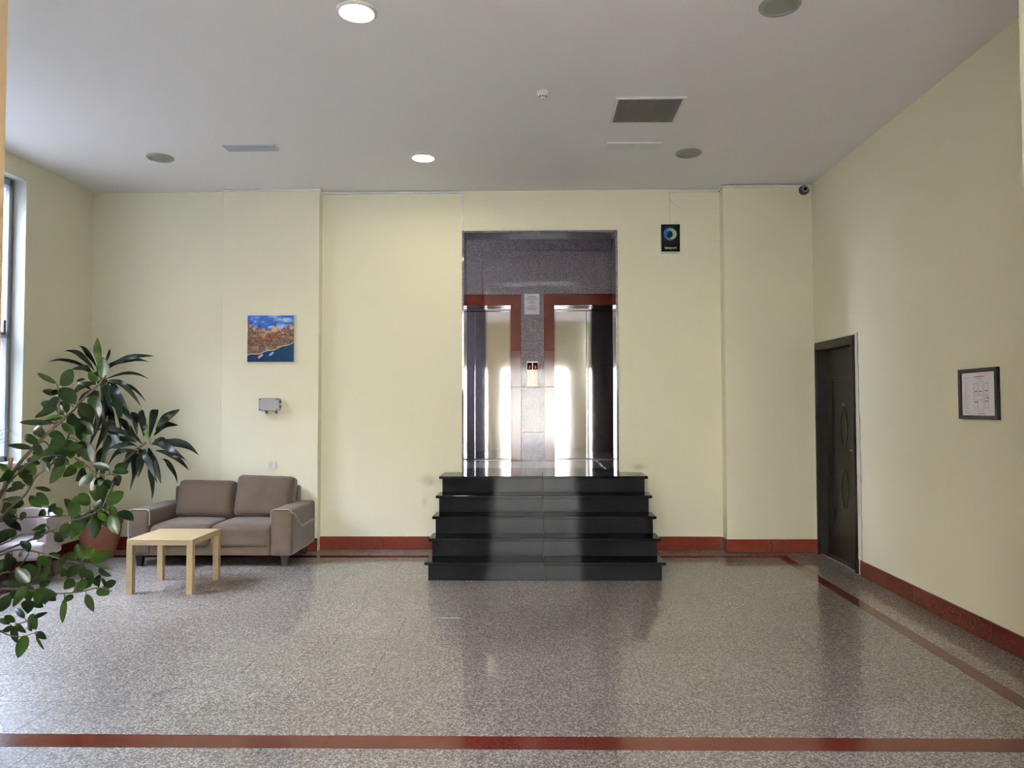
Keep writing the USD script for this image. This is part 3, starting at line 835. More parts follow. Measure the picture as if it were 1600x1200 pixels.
SB = plain('sign_blue', (.012, .075, .33), .3)
SG = plain('sign_green', (.24, .38, .24), .3)
ST = plain('sign_teal', (.03, .20, .28), .3)
part(sg, 'logo', prism(crescent(1.471, 3.412, math.radians(60), math.radians(262), .071, .046), 'y', 7.9835, 7.9855), SB, label='blue crescent of the swirl')
part(sg, 'logo', prism(crescent(1.483, 3.408, math.radians(-100), math.radians(150), .060, .044), 'y', 7.983, 7.9856), SG, label='green crescent of the swirl')
part(sg, 'logo', prism(crescent(1.474, 3.410, math.radians(225), math.radians(300), .070, .022), 'y', 7.9825, 7.9857), ST, label='teal lower edge of the swirl')


def lettering(text, h, x, y, z, mat, parent, bold=False, center=True, face='y'):
    m = meshkit.text_mesh(text, h, .0012, bold)
    w = m.bounds[1][0] + m.bounds[0][0]
    v = m.vertices.copy()
    if center:
        v[:, 0] -= w / 2
    if face == 'y':
        vv = np.stack([x + v[:, 0], y - v[:, 2], z + v[:, 1]], 1)
    else:
        vv = np.stack([x - v[:, 2], y - v[:, 0], z + v[:, 1]], 1)
    part(parent, 'lettering', trimesh.Trimesh(vv, m.faces, process=False), mat)


lettering('teleport', .026, 1.475, 7.9848, 3.245, PAPER, sg)
single('sign_wire', join(tube(spline([(1.478, 8.028, 3.515), (1.476, 8.034, 3.62), (1.480, 8.034, 3.78), (1.470, 8.034, 3.885)], 5), .0022, 6),
       tube(spline([(1.472, 8.034, 3.86), (1.485, 8.030, 3.80), (1.53, 8.028, 3.74), (1.60, 8.030, 3.70)], 5), .0018, 6)), WIRE, 'thin grey wire running up from the black box sign', 'wire')

# cable trunking along the ceiling
for pts, lab in ((bx(-3.392, -2.320, 7.908, 7.93, 3.888, 3.909, .002), 'pale cable trunking along the ceiling above the painting'),
                 (join(bx(-2.334, -.778, 8.018, YB, 3.884, 3.905, .002), bx(-.80, -.780, 8.022, YB, 3.470, 3.884, .002)), 'white cable trunking that drops to the corner of the lift opening'),
                 (join(bx(1.478, 2.022, 8.018, YB, 3.878, 3.900, .002), bx(1.998, 2.022, 7.86, 8.018, 3.878, 3.900, .002), bx(2.000, 2.86, 7.858, 7.88, 3.878, 3.900, .002)), 'white cable trunking running right to the security camera')):
    single('cable_trunking', pts, WHITE, lab, 'cable trunking')

sc = thing('security_camera', 'dark grey turret security camera in the upper right corner', 'security camera', (2.885, 7.88, 3.84))
part(sc, 'base', lathe([(0, 0), (.052, 0), (.052, .022), (.045, .03), (0, .03)], (0, 0, 0), 28).apply_transform(trimesh.transformations.translation_matrix([2.880, 7.88, 3.845]) @ rotm(90, [1, 0, 0])), DARKGREY, 30)
ball = trimesh.creation.icosphere(3, .044)
ball.apply_translation([2.873, 7.835, 3.842])
part(sc, 'eyeball', ball, DARKGREY, True)
part(sc, 'lens_ring', lathe([(.020, 0), (.034, 0), (.034, .012), (.028, .016), (.020, .010), (.020, 0)], (0, 0, 0), 24).apply_transform(trimesh.transformations.translation_matrix([2.868, 7.802, 3.838]) @ rotm(95, [1, 0, 0]) @ rotm(-10, [0, 1, 0])), GREYBOX, 30)
part(sc, 'lens', cyl((2.868, 7.800, 3.838), (2.866, 7.790, 3.837), .017), BLACKGLOSS)

# framed evacuation plan on the right wall
fp = thing('framed_plan', 'black framed evacuation plan on the right wall', 'picture frame', (XR, 4.974, 1.448))
FY0, FY1, FZ0, FZ1 = 4.758, 5.189, 1.448, 1.788
fr = Polygon([(FY0, FZ0), (FY1, FZ0), (FY1, FZ1), (FY0, FZ1)], [[(FY0 + .026, FZ0 + .024), (FY1 - .026, FZ0 + .024), (FY1 - .026, FZ1 - .024), (FY0 + .026, FZ1 - .024)]])
part(fp, 'frame', prism(fr, 'x', XR - .022, XR), FRAMEBLACK)
part(fp, 'backing', bx(XR - .006, XR, FY0 + .02, FY1 - .02, FZ0 + .02, FZ1 - .02), FRAMEBLACK)
part(fp, 'paper', bx(XR - .010, XR - .0062, FY0 + .028, FY1 - .028, FZ0 + .026, FZ1 - .026), PAPER)
xk = XR - .0108
LINES = plain('faint_ink', (.34, .33, .36), .8)


def seg(y0, y1, z0, z1):
    """A printed bar; y runs from the left of the sheet as one faces it."""
    return bx(xk, xk + .0005, FY1 - y0, FY1 - y1, FZ0 + z0, FZ0 + z1)


part(fp, 'title_print', join(seg(.175, .285, .282, .288), seg(.20, .262, .268, .271)), REDINK)
rr = random.Random(3)
bits = [seg(.06, .06 + rr.uniform(.03, .055), .245 - .0125 * k, .2475 - .0125 * k) for k in range(17)]
bits += [seg(.055, .10, .272, .2745), seg(.055, .115, .280, .2825)]
part(fp, 'legend_print', join(*bits), LINES)
w = .0022
plan = []
for y0, y1, z0, z1 in ((.165, .215, .165, .24), (.215, .27, .165, .25), (.28, .32, .165, .24), (.165, .27, .13, .16), (.165, .205, .075, .125), (.21, .275, .06, .125), (.285, .325, .075, .16), (.285, .325, .11, .16)):
    plan += [seg(y0, y1, z0, z0 + w), seg(y0, y1, z1 - w, z1), seg(y0, y0 + w, z0, z1), seg(y1 - w, y1, z0, z1)]
part(fp, 'plan_print', join(*plan), LINES)
part(fp, 'symbol_print', join(*[seg(y, y + .028, z, z + .006) for y, z in ((.175, .183), (.225, .183), (.29, .187), (.175, .112), (.29, .118), (.30, .14))], seg(.205, .285, .036, .039)), INK)

# between the lifts: notice, speaker grille, call panel
no = thing('paper_notice', 'white printed notice taped to the granite between the lifts', 'notice', (-.038, YW, 2.76))
part(no, 'sheet', bx(-.140, .064, YW - .0025, YW, 2.765, 3.040), PAPER)
tl = random.Random(8)
rows_t = [(3.005, .050), (2.984, .066), (2.963, .074), (2.942, .028), (2.921, .056), (2.877, .044), (2.855, .080), (2.833, .060)]
words = []
for z, hw in rows_t:
    x = -.038 - hw
    while x < -.038 + hw - .006:
        ww = min(tl.uniform(.010, .026), -.038 + hw - x)
        words.append(bx(x, x + ww, YW - .0030, YW - .0024, z - .0042, z + .0042))
        x += ww + .004
part(no, 'printed_lines', join(*words), INK)

gr = thing('intercom_grille', 'small slotted intercom plate below the paper notice', 'intercom', (-.022, YW, 2.535))
part(gr, 'plate', bx(-.068, .022, YW - .006, YW, 2.54, 2.70, .002), GRILLE)
part(gr, 'slots', join(*[hull([(-.045 + dx, YW - .0066, z + .020 - (dx / .05) * .030 + dz) for dx in (0, .048) for dz in (0, .006)] + [(-.045 + dx, YW - .0055, z + .020 - (dx / .05) * .030 + dz) for dx in (0, .048) for dz in (0, .006)]) for z in np.linspace(2.575, 2.665, 7)]), VOID, kind='stuff')

cp = thing('call_panel', 'cream lift call panel with two red floor displays', 'call panel', (-.03, YW, 1.80))
part(cp, 'plate', bx(-.108, .046, YW - .012, YW, 1.803, 2.140, .003), PLATE)
for (x0, x1), dg in (((-.101, -.037), '2'), ((-.023, .041), '1')):
    dp = part(cp, 'display', bx(x0, x1, YW - .0155, YW - .0115, 2.030, 2.122, .002), DISPLAY)
    lettering(dg, .036, (x0 + x1) / 2, YW - .0155, 2.048, LEDRED, dp, True)
for z in (1.985, 1.925):
    b = part(cp, 'call_button', bx(-.046, -.016, YW - .017, YW - .0115, z - .015, z + .015, .003), CHROME)
    part(b, 'button_symbol', bx(-.038, -.024, YW - .0176, YW - .0168, z - .006, z + .006), OFFWHITE)

# ------------------------------------------------------------------ ceiling fittings
def downlight(x, y, lit, label, group=None):
    t = thing('downlight', label, 'ceiling light', (x, y, ZC))
    part(t, 'trim_ring', lathe([(.095, -.001), (.121, -.001), (.122, -.006), (.116, -.014), (.104, -.018), (.096, -.012), (.095, -.001)], (x, y, ZC), 48), WHITERIM if lit else LAMPRIM, 40)
    part(t, 'diffuser', lathe([(0, -.0012), (.096, -.0012), (.096, -.005), (0, -.007)], (x, y, ZC), 48), GLOW if lit else LAMPGLASS, 30)


downlight(-1.060, 4.33, True, 'burning downlight nearest the camera, at the top edge of the photo')
downlight(-1.052, 6.917, True, 'burning downlight near the back wall, left of the lift opening')
downlight(-3.546, 6.877, False, 'unlit round downlight at the left, near the window wall')
downlight(1.442, 6.868, False, 'unlit round downlight beside the slim vent and square grille')
downlight(1.454, 4.318, False, 'unlit round downlight at the right, cut by the top edge of the photo')

sd = thing('smoke_detector', 'white round smoke detector in the middle of the ceiling', 'smoke detector', (.065, 5.499, ZC))
part(sd, 'base', lathe([(0, 0), (.048, 0), (.050, -.012), (.046, -.018), (0, -.018)][::-1], (.065, 5.499, ZC), 32), OFFWHITE, 40)
part(sd, 'chamber', lathe([(0, -.052), (.020, -.052), (.026, -.046), (.027, -.030), (.036, -.028), (.044, -.018), (0, -.018)], (.065, 5.499, ZC), 32), WHITE, 40)
part(sd, 'slots', join(*[bx(.065 + .0268 * math.cos(a) - .004, .065 + .0268 * math.cos(a) + .004, 5.499 + .0268 * math.sin(a) - .004, 5.499 + .0268 * math.sin(a) + .004, ZC - .044, ZC - .033) for a in np.linspace(0, 2 * math.pi, 8, endpoint=False)]), DARKGREY, kind='stuff')


def vent(label, x0, x1, y0, y1, wdt, core, nf, along, rim):
    t = thing('ceiling_vent', label, 'air vent', ((x0 + x1) / 2, (y0 + y1) / 2, ZC))
    p = Polygon([(x0, y0), (x1, y0), (x1, y1), (x0, y1)], [[(x0 + wdt, y0 + wdt), (x1 - wdt, y0 + wdt), (x1 - wdt, y1 - wdt), (x0 + wdt, y1 - wdt)]])
    part(t, 'frame', prism(p, 'z', ZC - .010, ZC + .001), rim)
    part(t, 'duct', bx(x0 + wdt, x1 - wdt, y0 + wdt, y1 - wdt, ZC - .0015, ZC - .0005), VOID)
    fins = []
    for k in range(nf):
        if along == 'y':
            x = x0 + wdt + (x1 - x0 - 2 * wdt) * (k + .5) / nf
            fins.append(bx(x - .0042, x + .0042, y0 + wdt, y1 - wdt, ZC - .008, ZC - .002))
        else:
            y = y0 + wdt + (y1 - y0 - 2 * wdt) * (k + .5) / nf
            fins.append(bx(x0 + wdt, x1 - wdt, y - .0055, y + .0055, ZC - .008, ZC - .002))
    part(t, 'fins', join(*fins), core, kind='stuff')


vent('large square ceiling grille with dusty dark fins', .628, 1.169, 5.605, 6.115, .022, GRILLE, 40, 'y', WHITE)
vent('slim white linear ceiling vent beside the square grille', .657, 1.143, 6.575, 6.720, .018, WHITE, 8, 'x', WHITE)
vent('slim grey linear ceiling vent at the left of the ceiling', -2.820, -2.353, 6.563, 6.706, .012, PALEGRILLE, 7, 'x', PALEGRILLE)
FICUS_BRANCHES = [[[[-2.736,3.5,0.802],[-2.62,3.491,1.0],[-2.539,3.482,1.122],[-2.453,3.473,1.262],[-2.357,3.464,1.365],[-2.267,3.456,1.45],[-2.183,3.447,1.519],[-2.118,3.438,1.585],[-2.05,3.429,1.642],[-2.012,3.42,1.686]],0.01],[[[-2.68,3.48,0.896],[-2.568,3.46,1.08],[-2.461,3.44,1.196],[-2.364,3.42,1.278],[-2.294,3.4,1.306],[-2.23,3.38,1.319],[-2.172,3.36,1.323]],0.006],[[[-2.639,3.46,0.87],[-2.499,3.471,1.048],[-2.428,3.482,1.119],[-2.412,3.493,1.148],[-2.381,3.504,1.211],[-2.34,3.516,1.249],[-2.289,3.527,1.306],[-2.269,3.538,1.358],[-2.253,3.549,1.422],[-2.233,3.56,1.5]],0.006],[[[-2.754,3.52,0.889],[-2.632,3.529,0.973],[-2.576,3.537,0.993],[-2.467,3.546,1.01],[-2.364,3.554,1.015],[-2.273,3.563,1.017],[-2.2,3.571,1.034],[-2.136,3.58,1.045]],0.005],[[[-2.689,3.44,0.814],[-2.496,3.431,0.87],[-2.379,3.422,0.913],[-2.284,3.413,0.953],[-2.21,3.404,0.99],[-2.151,3.396,1.018],[-2.089,3.387,1.031],[-1.995,3.378,1.073],[-1.964,3.369,1.127],[-1.925,3.36,1.203]],0.006],[[[-2.608,3.42,0.854],[-2.428,3.39,0.925],[-2.345,3.36,0.962],[-2.24,3.33,0.985]],0.004],[[[-2.719,3.48,0.746],[-2.528,3.475,0.843],[-2.448,3.47,0.871],[-2.368,3.465,0.866],[-2.289,3.46,0.849],[-2.209,3.455,0.827],[-2.127,3.45,0.813]],0.005],[[[-2.757,3.54,0.641],[-2.566,3.53,0.744],[-2.503,3.52,0.755],[-2.45,3.51,0.794],[-2.407,3.5,0.847]],0.005],[[[-2.649,3.4,0.691],[-2.461,3.389,0.706],[-2.334,3.377,0.706],[-2.235,3.366,0.697],[-2.142,3.354,0.697],[-2.05,3.343,0.709],[-1.97,3.331,0.729],[-1.902,3.32,0.715]],0.005],[[[-2.687,3.46,0.572],[-2.482,3.44,0.495],[-2.416,3.42,0.484],[-2.355,3.4,0.49],[-2.285,3.38,0.514]],0.004],[[[-2.707,3.5,0.485],[-2.526,3.505,0.484],[-2.457,3.51,0.513],[-2.396,3.515,0.536],[-2.375,3.52,0.55]],0.004],[[[-2.361,3.47,1.365],[-2.317,3.463,1.38],[-2.268,3.457,1.329],[-2.282,3.45,1.303]],0.004],[[[-2.217,3.54,1.296],[-2.171,3.532,1.272],[-2.122,3.524,1.239],[-2.07,3.516,1.218],[-2.016,3.508,1.219],[-1.993,3.5,1.208]],0.004],[[[-2.267,3.455,1.45],[-2.25,3.46,1.531],[-2.255,3.465,1.607],[-2.271,3.47,1.656]],0.005],[[[-2.745,3.5,0.86],[-2.849,3.425,0.99],[-2.953,3.35,1.0]],0.005],[[[-2.745,3.5,0.86],[-2.843,3.47,1.055],[-2.942,3.44,1.13]],0.005],[[[-2.745,3.5,0.86],[-2.854,3.515,1.12],[-2.963,3.53,1.26]],0.005],[[[-2.745,3.5,0.86],[-2.858,3.56,1.185],[-2.971,3.62,1.39]],0.005],[[[-2.745,3.5,0.86],[-2.861,3.605,1.25],[-2.976,3.71,1.52]],0.005]]
FICUS_LEAVES = [[-2271,3470,1656,-2276,3477,1656,-2369,3477,1705,13],[-2267,3469,1642,-2260,3486,1647,-2196,3471,1722,29],[-2262,3467,1628,-2261,3488,1632,-2191,3488,1555,35],[-2257,3466,1614,-2258,3475,1616,-2256,3407,1609,13],[-2253,3464,1585,-2242,3440,1588,-2331,3466,1534,19],[-2165,3444,1538,-2209,3466,1558,-2305,3529,1556,14],[-2251,3461,1553,-2253,3464,1552,-2371,3464,1492,17],[-2219,3450,1489,-2209,3421,1495,-2283,3397,1481,14],[-2264,3456,1461,-2264,3450,1468,-2432,3450,1471,14],[-2183,3447,1519,-2199,3472,1516,-2217,3507,1430,22],[-2155,3443,1547,-2129,3422,1540,-2060,3415,1468,26],[-2239,3557,1477,-2204,3535,1466,-2143,3559,1412,29],[-2137,3440,1566,-2124,3418,1561,-2059,3418,1486,28],[-2089,3434,1609,-2097,3462,1600,-2058,3462,1491,27],[-2018,3421,1680,-2012,3404,1680,-2005,3395,1774,26],[-2023,3423,1673,-2082,3450,1703,-1988,3393,1679,14],[-2023,3423,1673,-2011,3445,1660,-2109,3502,1656,17],[-2023,3423,1673,-1986,3411,1650,-1951,3342,1610,12],[-2147,3438,1657,-2147,3438,1657,-2052,3387,1623,9],[-2140,3416,1662,-2140,3416,1662,-2058,3347,1672,6],[-2331,3462,1389,-2366,3490,1400,-2393,3556,1441,19],[-2344,3463,1377,-2348,3451,1390,-2450,3509,1403,16],[-2344,3463,1377,-2344,3458,1380,-2373,3404,1392,17],[-2371,3466,1350,-2372,3452,1351,-2488,3452,1363,14],[-2282,3459,1344,-2274,3447,1345,-2198,3416,1412,30],[-2275,3458,1336,-2291,3463,1332,-2388,3463,1296,19],[-2222,3377,1320,-2202,3351,1321,-2298,3411,1296,14],[-2217,3540,1296,-2254,3559,1295,-2268,3585,1384,24],[-2260,3544,1395,-2206,3556,1376,-2142,3556,1273,32],[-2172,3360,1323,-2159,3359,1303,-2222,3359,1192,24],[-2172,3360,1323,-2140,3333,1313,-2141,3273,1278,18],[-2197,3537,1286,-2231,3564,1257,-2318,3603,1201,24],[-2171,3532,1272,-2180,3553,1271,-2207,3496,1263,18],[-2157,3530,1263,-2167,3533,1245,-2241,3582,1181,21],[-2114,3523,1236,-2116,3515,1219,-2161,3480,1170,21],[-2100,3521,1230,-2105,3518,1209,-2100,3518,1105,21],[-2032,3510,1219,-2038,3518,1246,-2102,3485,1273,19],[-2016,3508,1219,-2003,3485,1233,-1901,3439,1240,17],[-1996,3501,1209,-2008,3527,1211,-2032,3593,1158,22],[-1925,3360,1203,-1931,3351,1204,-2007,3411,1157,24],[-1982,3374,1096,-1986,3398,1091,-1901,3398,1153,28],[-1919,3391,1060,-1919,3391,1060,-1826,3352,1025,22],[-1977,3373,1104,-1948,3378,1090,-1953,3431,1018,18],[-2164,3576,1040,-2179,3598,1067,-2205,3551,1126,28],[-2231,3568,1026,-2233,3564,1038,-2257,3522,1105,19],[-2351,3556,1015,-2342,3538,1075,-2430,3579,1126,23],[-2379,3553,1014,-2403,3578,1058,-2493,3620,1105,20],[-2351,3556,1015,-2347,3542,1038,-2270,3480,1086,14],[-2302,3490,1148,-2302,3490,1148,-2410,3535,1155,11],[-2385,3503,1202,-2394,3491,1212,-2425,3440,1238,25],[-2392,3426,1255,-2385,3433,1247,-2389,3477,1168,22],[-2408,3495,1157,-2447,3525,1169,-2546,3525,1138,14],[-2428,3482,1119,-2437,3495,1111,-2542,3495,1099,13],[-2438,3481,1109,-2444,3510,1091,-2548,3548,1056,19],[-2477,3476,1222,-2468,3448,1237,-2559,3499,1187,16],[-2499,3543,1005,-2514,3563,1035,-2620,3595,1062,32],[-2499,3543,1005,-2509,3552,990,-2549,3507,1025,26],[-2467,3546,1010,-2446,3519,1041,-2418,3453,1009,14],[-2252,3410,969,-2279,3428,995,-2381,3472,958,12],[-2262,3411,963,-2287,3431,980,-2310,3387,931,19],[-2097,3388,1029,-2113,3417,1020,-2150,3417,926,28],[-2159,3397,1014,-2156,3405,1005,-2202,3405,922,26],[-2022,3380,1061,-2003,3357,1050,-2010,3357,940,29],[-1995,3378,1073,-1946,3370,1048,-1906,3370,958,25],[-2289,3460,849,-2302,3481,845,-2279,3539,831,14],[-2379,3422,913,-2370,3401,926,-2299,3342,884,19],[-2505,3474,851,-2523,3502,838,-2531,3570,809,18],[-2391,3466,868,-2413,3494,855,-2499,3560,817,14],[-2557,3529,745,-2555,3527,751,-2588,3581,806,26],[-2334,3377,706,-2325,3375,747,-2294,3337,836,34],[-2320,3376,705,-2303,3352,747,-2354,3335,819,27],[-2334,3377,706,-2340,3385,733,-2450,3385,739,18],[-2320,3376,705,-2325,3398,730,-2219,3398,762,14],[-2334,3377,706,-2318,3352,732,-2375,3352,634,20],[-2320,3376,705,-2319,3376,726,-2349,3422,639,23],[-2292,3372,702,-2277,3346,705,-2166,3346,691,21],[-2545,3540,998,-2555,3551,991,-2458,3516,950,19],[-2405,3381,935,-2437,3397,970,-2519,3441,903,25],[-2127,3450,813,-2130,3454,833,-2173,3502,895,24],[-2127,3450,813,-2121,3470,830,-2112,3525,870,21],[-2127,3450,813,-2085,3466,807,-1995,3466,866,27],[-2150,3451,817,-2164,3479,837,-2262,3537,837,14],[-2197,3454,825,-2199,3463,840,-2195,3397,830,19],[-2127,3450,813,-2126,3448,801,-2208,3480,735,25],[-2197,3454,825,-2192,3444,799,-2256,3507,737,20],[-2127,3450,813,-2113,3448,796,-2153,3509,725,14],[-2127,3450,813,-2097,3441,782,-2089,3495,716,20],[-2127,3450,813,-2075,3464,804,-2000,3488,775,9],[-1966,3322,814,-1966,3322,814,-1876,3268,795,12],[-2050,3343,709,-2073,3365,756,-2062,3426,709,14],[-2076,3346,706,-2094,3375,745,-2134,3445,695,15],[-2089,3348,704,-2096,3349,762,-2103,3292,730,23],[-1970,3331,729,-1966,3313,785,-1999,3380,723,17],[-1970,3331,729,-1972,3358,766,-1988,3418,696,8],[-2038,3341,712,-2023,3328,698,-1967,3294,631,17],[-2142,3354,697,-2147,3367,668,-2154,3367,558,14],[-2142,3354,697,-2123,3335,665,-2130,3401,680,15],[-2422,3513,526,-2423,3501,543,-2507,3557,576,14],[-2467,3509,509,-2484,3523,519,-2491,3462,566,16],[-2487,3508,501,-2485,3490,519,-2580,3552,525,13],[-2393,3516,538,-2408,3523,555,-2350,3480,495,22],[-2390,3516,540,-2379,3500,546,-2278,3452,584,11],[-2487,3508,501,-2488,3516,496,-2435,3474,435,16],[-2467,3509,509,-2489,3538,505,-2399,3485,479,14],[-2477,3509,505,-2463,3489,504,-2474,3428,505,14],[-2422,3513,526,-2403,3490,528,-2334,3426,503,13],[-2345,3397,493,-2343,3396,494,-2377,3396,390,25],[-2285,3380,514,-2276,3375,515,-2272,3437,464,15],[-2295,3383,510,-2282,3376,501,-2211,3333,448,6],[-2407,3384,706,-2416,3389,679,-2439,3361,611,25],[-2320,3376,705,-2335,3389,656,-2368,3446,579,26],[-2277,3371,701,-2264,3341,678,-2267,3402,621,21],[-2235,3366,697,-2256,3393,685,-2239,3450,638,20],[-2177,3582,1484,-2177,3582,1484,-2200,3582,1374,23],[-2239,3557,1477,-2248,3585,1468,-2214,3585,1374,21],[-2169,3521,1377,-2169,3521,1377,-2218,3562,1298,22],[-2265,3541,1376,-2292,3568,1375,-2270,3624,1341,23],[-1986,3375,1088,-1986,3403,1073,-2013,3370,1150,20],[-1986,3375,1088,-1997,3370,1092,-1987,3428,1128,18],[-2164,3576,1040,-2164,3574,1033,-2184,3547,958,21],[-1995,3378,1073,-1989,3384,1061,-1981,3422,978,22],[-2299,3560,1016,-2314,3588,1013,-2309,3526,1065,20],[-2394,3552,1013,-2404,3558,1011,-2417,3624,1039,16],[-2241,3408,974,-2239,3428,951,-2153,3365,932,19],[-2126,3391,948,-2126,3391,948,-2124,3450,986,18],[-2393,3377,941,-2402,3381,944,-2386,3317,995,22],[-2471,3471,863,-2456,3461,840,-2524,3515,768,22],[-2269,3366,772,-2269,3366,772,-2184,3303,815,21],[-2263,3369,700,-2264,3369,728,-2251,3430,734,18],[-2371,3380,706,-2386,3409,689,-2478,3464,637,20],[-2277,3371,701,-2266,3364,715,-2238,3315,656,21],[-2221,3364,697,-2226,3370,699,-2278,3429,626,17],[-2334,3463,859,-2346,3477,837,-2323,3528,781,21],[-2205,3449,1501,-2199,3457,1491,-2131,3423,1452,24],[-2466,3475,1240,-2481,3517,1241,-2425,3510,1257,16],[-2214,3450,1494,-2241,3478,1506,-2271,3458,1569,17],[-2391,3468,1329,-2436,3556,1321,-2382,3601,1306,20],[-2047,3428,1646,-2101,3503,1660,-2130,3490,1710,20],[-2310,3460,1409,-2311,3484,1407,-2215,3449,1404,23],[-2477,3476,1222,-2509,3503,1230,-2588,3539,1272,14],[-2240,3453,1472,-2248,3483,1462,-2200,3508,1415,20],[-2111,3437,1591,-2145,3513,1583,-2115,3539,1553,24],[-2238,3452,1474,-2219,3443,1465,-2182,3453,1429,19],[-2205,3449,1501,-2204,3445,1516,-2230,3476,1584,15],[-2327,3461,1393,-2307,3423,1409,-2366,3481,1455,22],[-2020,3422,1678,-2048,3470,1695,-2073,3511,1753,21],[-2416,3470,1301,-2454,3545,1291,-2371,3516,1270,17],[-2226,3379,1319,-2187,3338,1330,-2117,3296,1363,18],[-2458,3439,1199,-2467,3470,1187,-2409,3454,1157,19],[-2278,3395,1309,-2284,3414,1294,-2271,3426,1243,17],[-2257,3389,1313,-2243,3379,1326,-2229,3412,1380,17],[-2300,3402,1304,-2283,3371,1320,-2275,3335,1383,18],[-2474,3442,1181,-2472,3440,1197,-2451,3417,1253,21],[-2208,3372,1321,-2206,3390,1312,-2144,3382,1279,20],[-2215,3375,1320,-2262,3457,1301,-2272,3514,1245,15],[-2274,3535,1346,-2326,3600,1354,-2358,3582,1404,24],[-2245,3553,1453,-2261,3602,1457,-2178,3585,1483,19],[-2278,3533,1335,-2317,3618,1332,-2263,3649,1335,21],[-2334,3517,1256,-2308,3480,1274,-2339,3534,1328,20],[-2274,3535,1345,-2258,3534,1347,-2176,3531,1356,21],[-2312,3522,1281,-2294,3486,1297,-2345,3531,1345,24],[-2311,3522,1282,-2329,3549,1295,-2314,3525,1354,18],[-2307,3523,1286,-2262,3477,1289,-2208,3478,1287,14],[-2254,3548,1416,-2222,3520,1423,-2136,3488,1453,23],[-2383,3504,1206,-2360,3457,1223,-2421,3485,1278,24],[-2248,3566,1022,-2219,3542,1018,-2135,3510,984,23],[-2251,3565,1022,-2293,3647,997,-2258,3647,945,20],[-2248,3566,1023,-2227,3540,1041,-2198,3528,1121,20],[-2176,3575,1038,-2173,3593,1030,-2111,3587,1009,15],[-2139,3394,1020,-2135,3387,1036,-2154,3413,1110,16],[-2030,3381,1057,-2009,3357,1073,-1984,3367,1121,15],[-1951,3366,1153,-1980,3400,1160,-2020,3396,1209,18],[-1983,3374,1095,-2007,3397,1102,-2061,3397,1158,17],[-1971,3371,1114,-1963,3352,1130,-1963,3331,1195,22],[-2140,3394,1020,-2115,3363,1038,-2124,3419,1095,22],[-2016,3380,1064,-1998,3368,1055,-1949,3350,1023,16],[-2151,3396,1017,-2118,3359,1012,-2044,3309,977,22],[-2099,3349,703,-2084,3344,713,-2000,3297,768,20],[-1957,3329,726,-1993,3412,713,-1928,3398,743,18],[-2061,3344,708,-2092,3410,702,-2028,3376,762,21],[-1991,3334,724,-1984,3345,716,-1929,3346,694,23],[-2280,3458,1342,-2238,3416,1339,-2203,3463,1313,19],[-2079,3517,1222,-2070,3498,1209,-2100,3532,1145,20],[-2012,3507,1217,-2002,3508,1227,-1924,3465,1278,24],[-2254,3465,1600,-2269,3463,1603,-2313,3432,1619,15],[-2251,3461,1539,-2298,3511,1543,-2373,3513,1564,20],[-2830,3439,975,-2847,3447,964,-2919,3484,918,24],[-2900,3388,1010,-2905,3404,995,-2925,3471,934,24],[-2910,3381,1010,-2932,3384,1011,-3024,3396,1011,24],[-2892,3394,1009,-2898,3388,1029,-2923,3363,1115,24],[-2896,3391,1009,-2888,3395,989,-2854,3414,905,24],[-2838,3433,982,-2846,3450,971,-2883,3523,925,24],[-2840,3471,1051,-2852,3453,1057,-2901,3379,1083,24],[-2892,3455,1107,-2889,3477,1104,-2876,3568,1094,24],[-2937,3441,1129,-2954,3455,1124,-3022,3515,1102,24],[-2819,3478,1017,-2834,3493,1013,-2897,3559,996,24],[-2859,3465,1075,-2858,3487,1078,-2853,3579,1091,24],[-2886,3457,1102,-2894,3439,1092,-2928,3364,1050,24],[-2933,3526,1233,-2942,3545,1237,-2981,3628,1255,24],[-2875,3518,1156,-2876,3521,1134,-2883,3536,1043,24],[-2917,3524,1216,-2933,3514,1227,-3001,3473,1275,24],[-2947,3528,1247,-2949,3549,1241,-2959,3637,1213,24],[-2835,3512,1084,-2850,3527,1093,-2912,3586,1128,24],[-2832,3512,1078,-2826,3491,1075,-2802,3402,1064,24],[-2920,3593,1313,-2935,3607,1322,-2995,3666,1362,24],[-2904,3585,1283,-2919,3568,1283,-2980,3498,1280,24],[-2911,3589,1297,-2929,3584,1285,-3003,3567,1231,24],[-2955,3611,1368,-2972,3607,1355,-3045,3587,1301,24],[-2867,3565,1207,-2887,3574,1201,-2969,3611,1178,24],[-2872,3567,1217,-2890,3579,1213,-2966,3630,1195,24],[-2969,3703,1507,-2988,3704,1495,-3066,3708,1446,24],[-2854,3599,1232,-2867,3592,1248,-2922,3559,1316,24],[-2960,3695,1490,-2966,3713,1502,-2991,3787,1552,24],[-2826,3574,1146,-2830,3553,1141,-2844,3464,1118,24],[-2881,3624,1307,-2883,3644,1297,-2889,3727,1258,24],[-2874,3618,1289,-2874,3600,1302,-2874,3525,1357,24]]   # millimetres: petiole start, blade base, blade tip, half width
DRACAENA_STEMS = [[[-4.555,7.64,0.259],[-4.52,7.635,0.722],[-4.478,7.63,1.187],[-4.502,7.625,1.586],[-4.524,7.62,1.866]],[[-4.49,7.62,0.263],[-4.389,7.595,0.661],[-4.272,7.57,0.926],[-4.115,7.545,1.092],[-3.983,7.52,1.178]],[[-4.554,7.66,0.256],[-4.49,7.63,0.723],[-4.432,7.6,1.453]]]
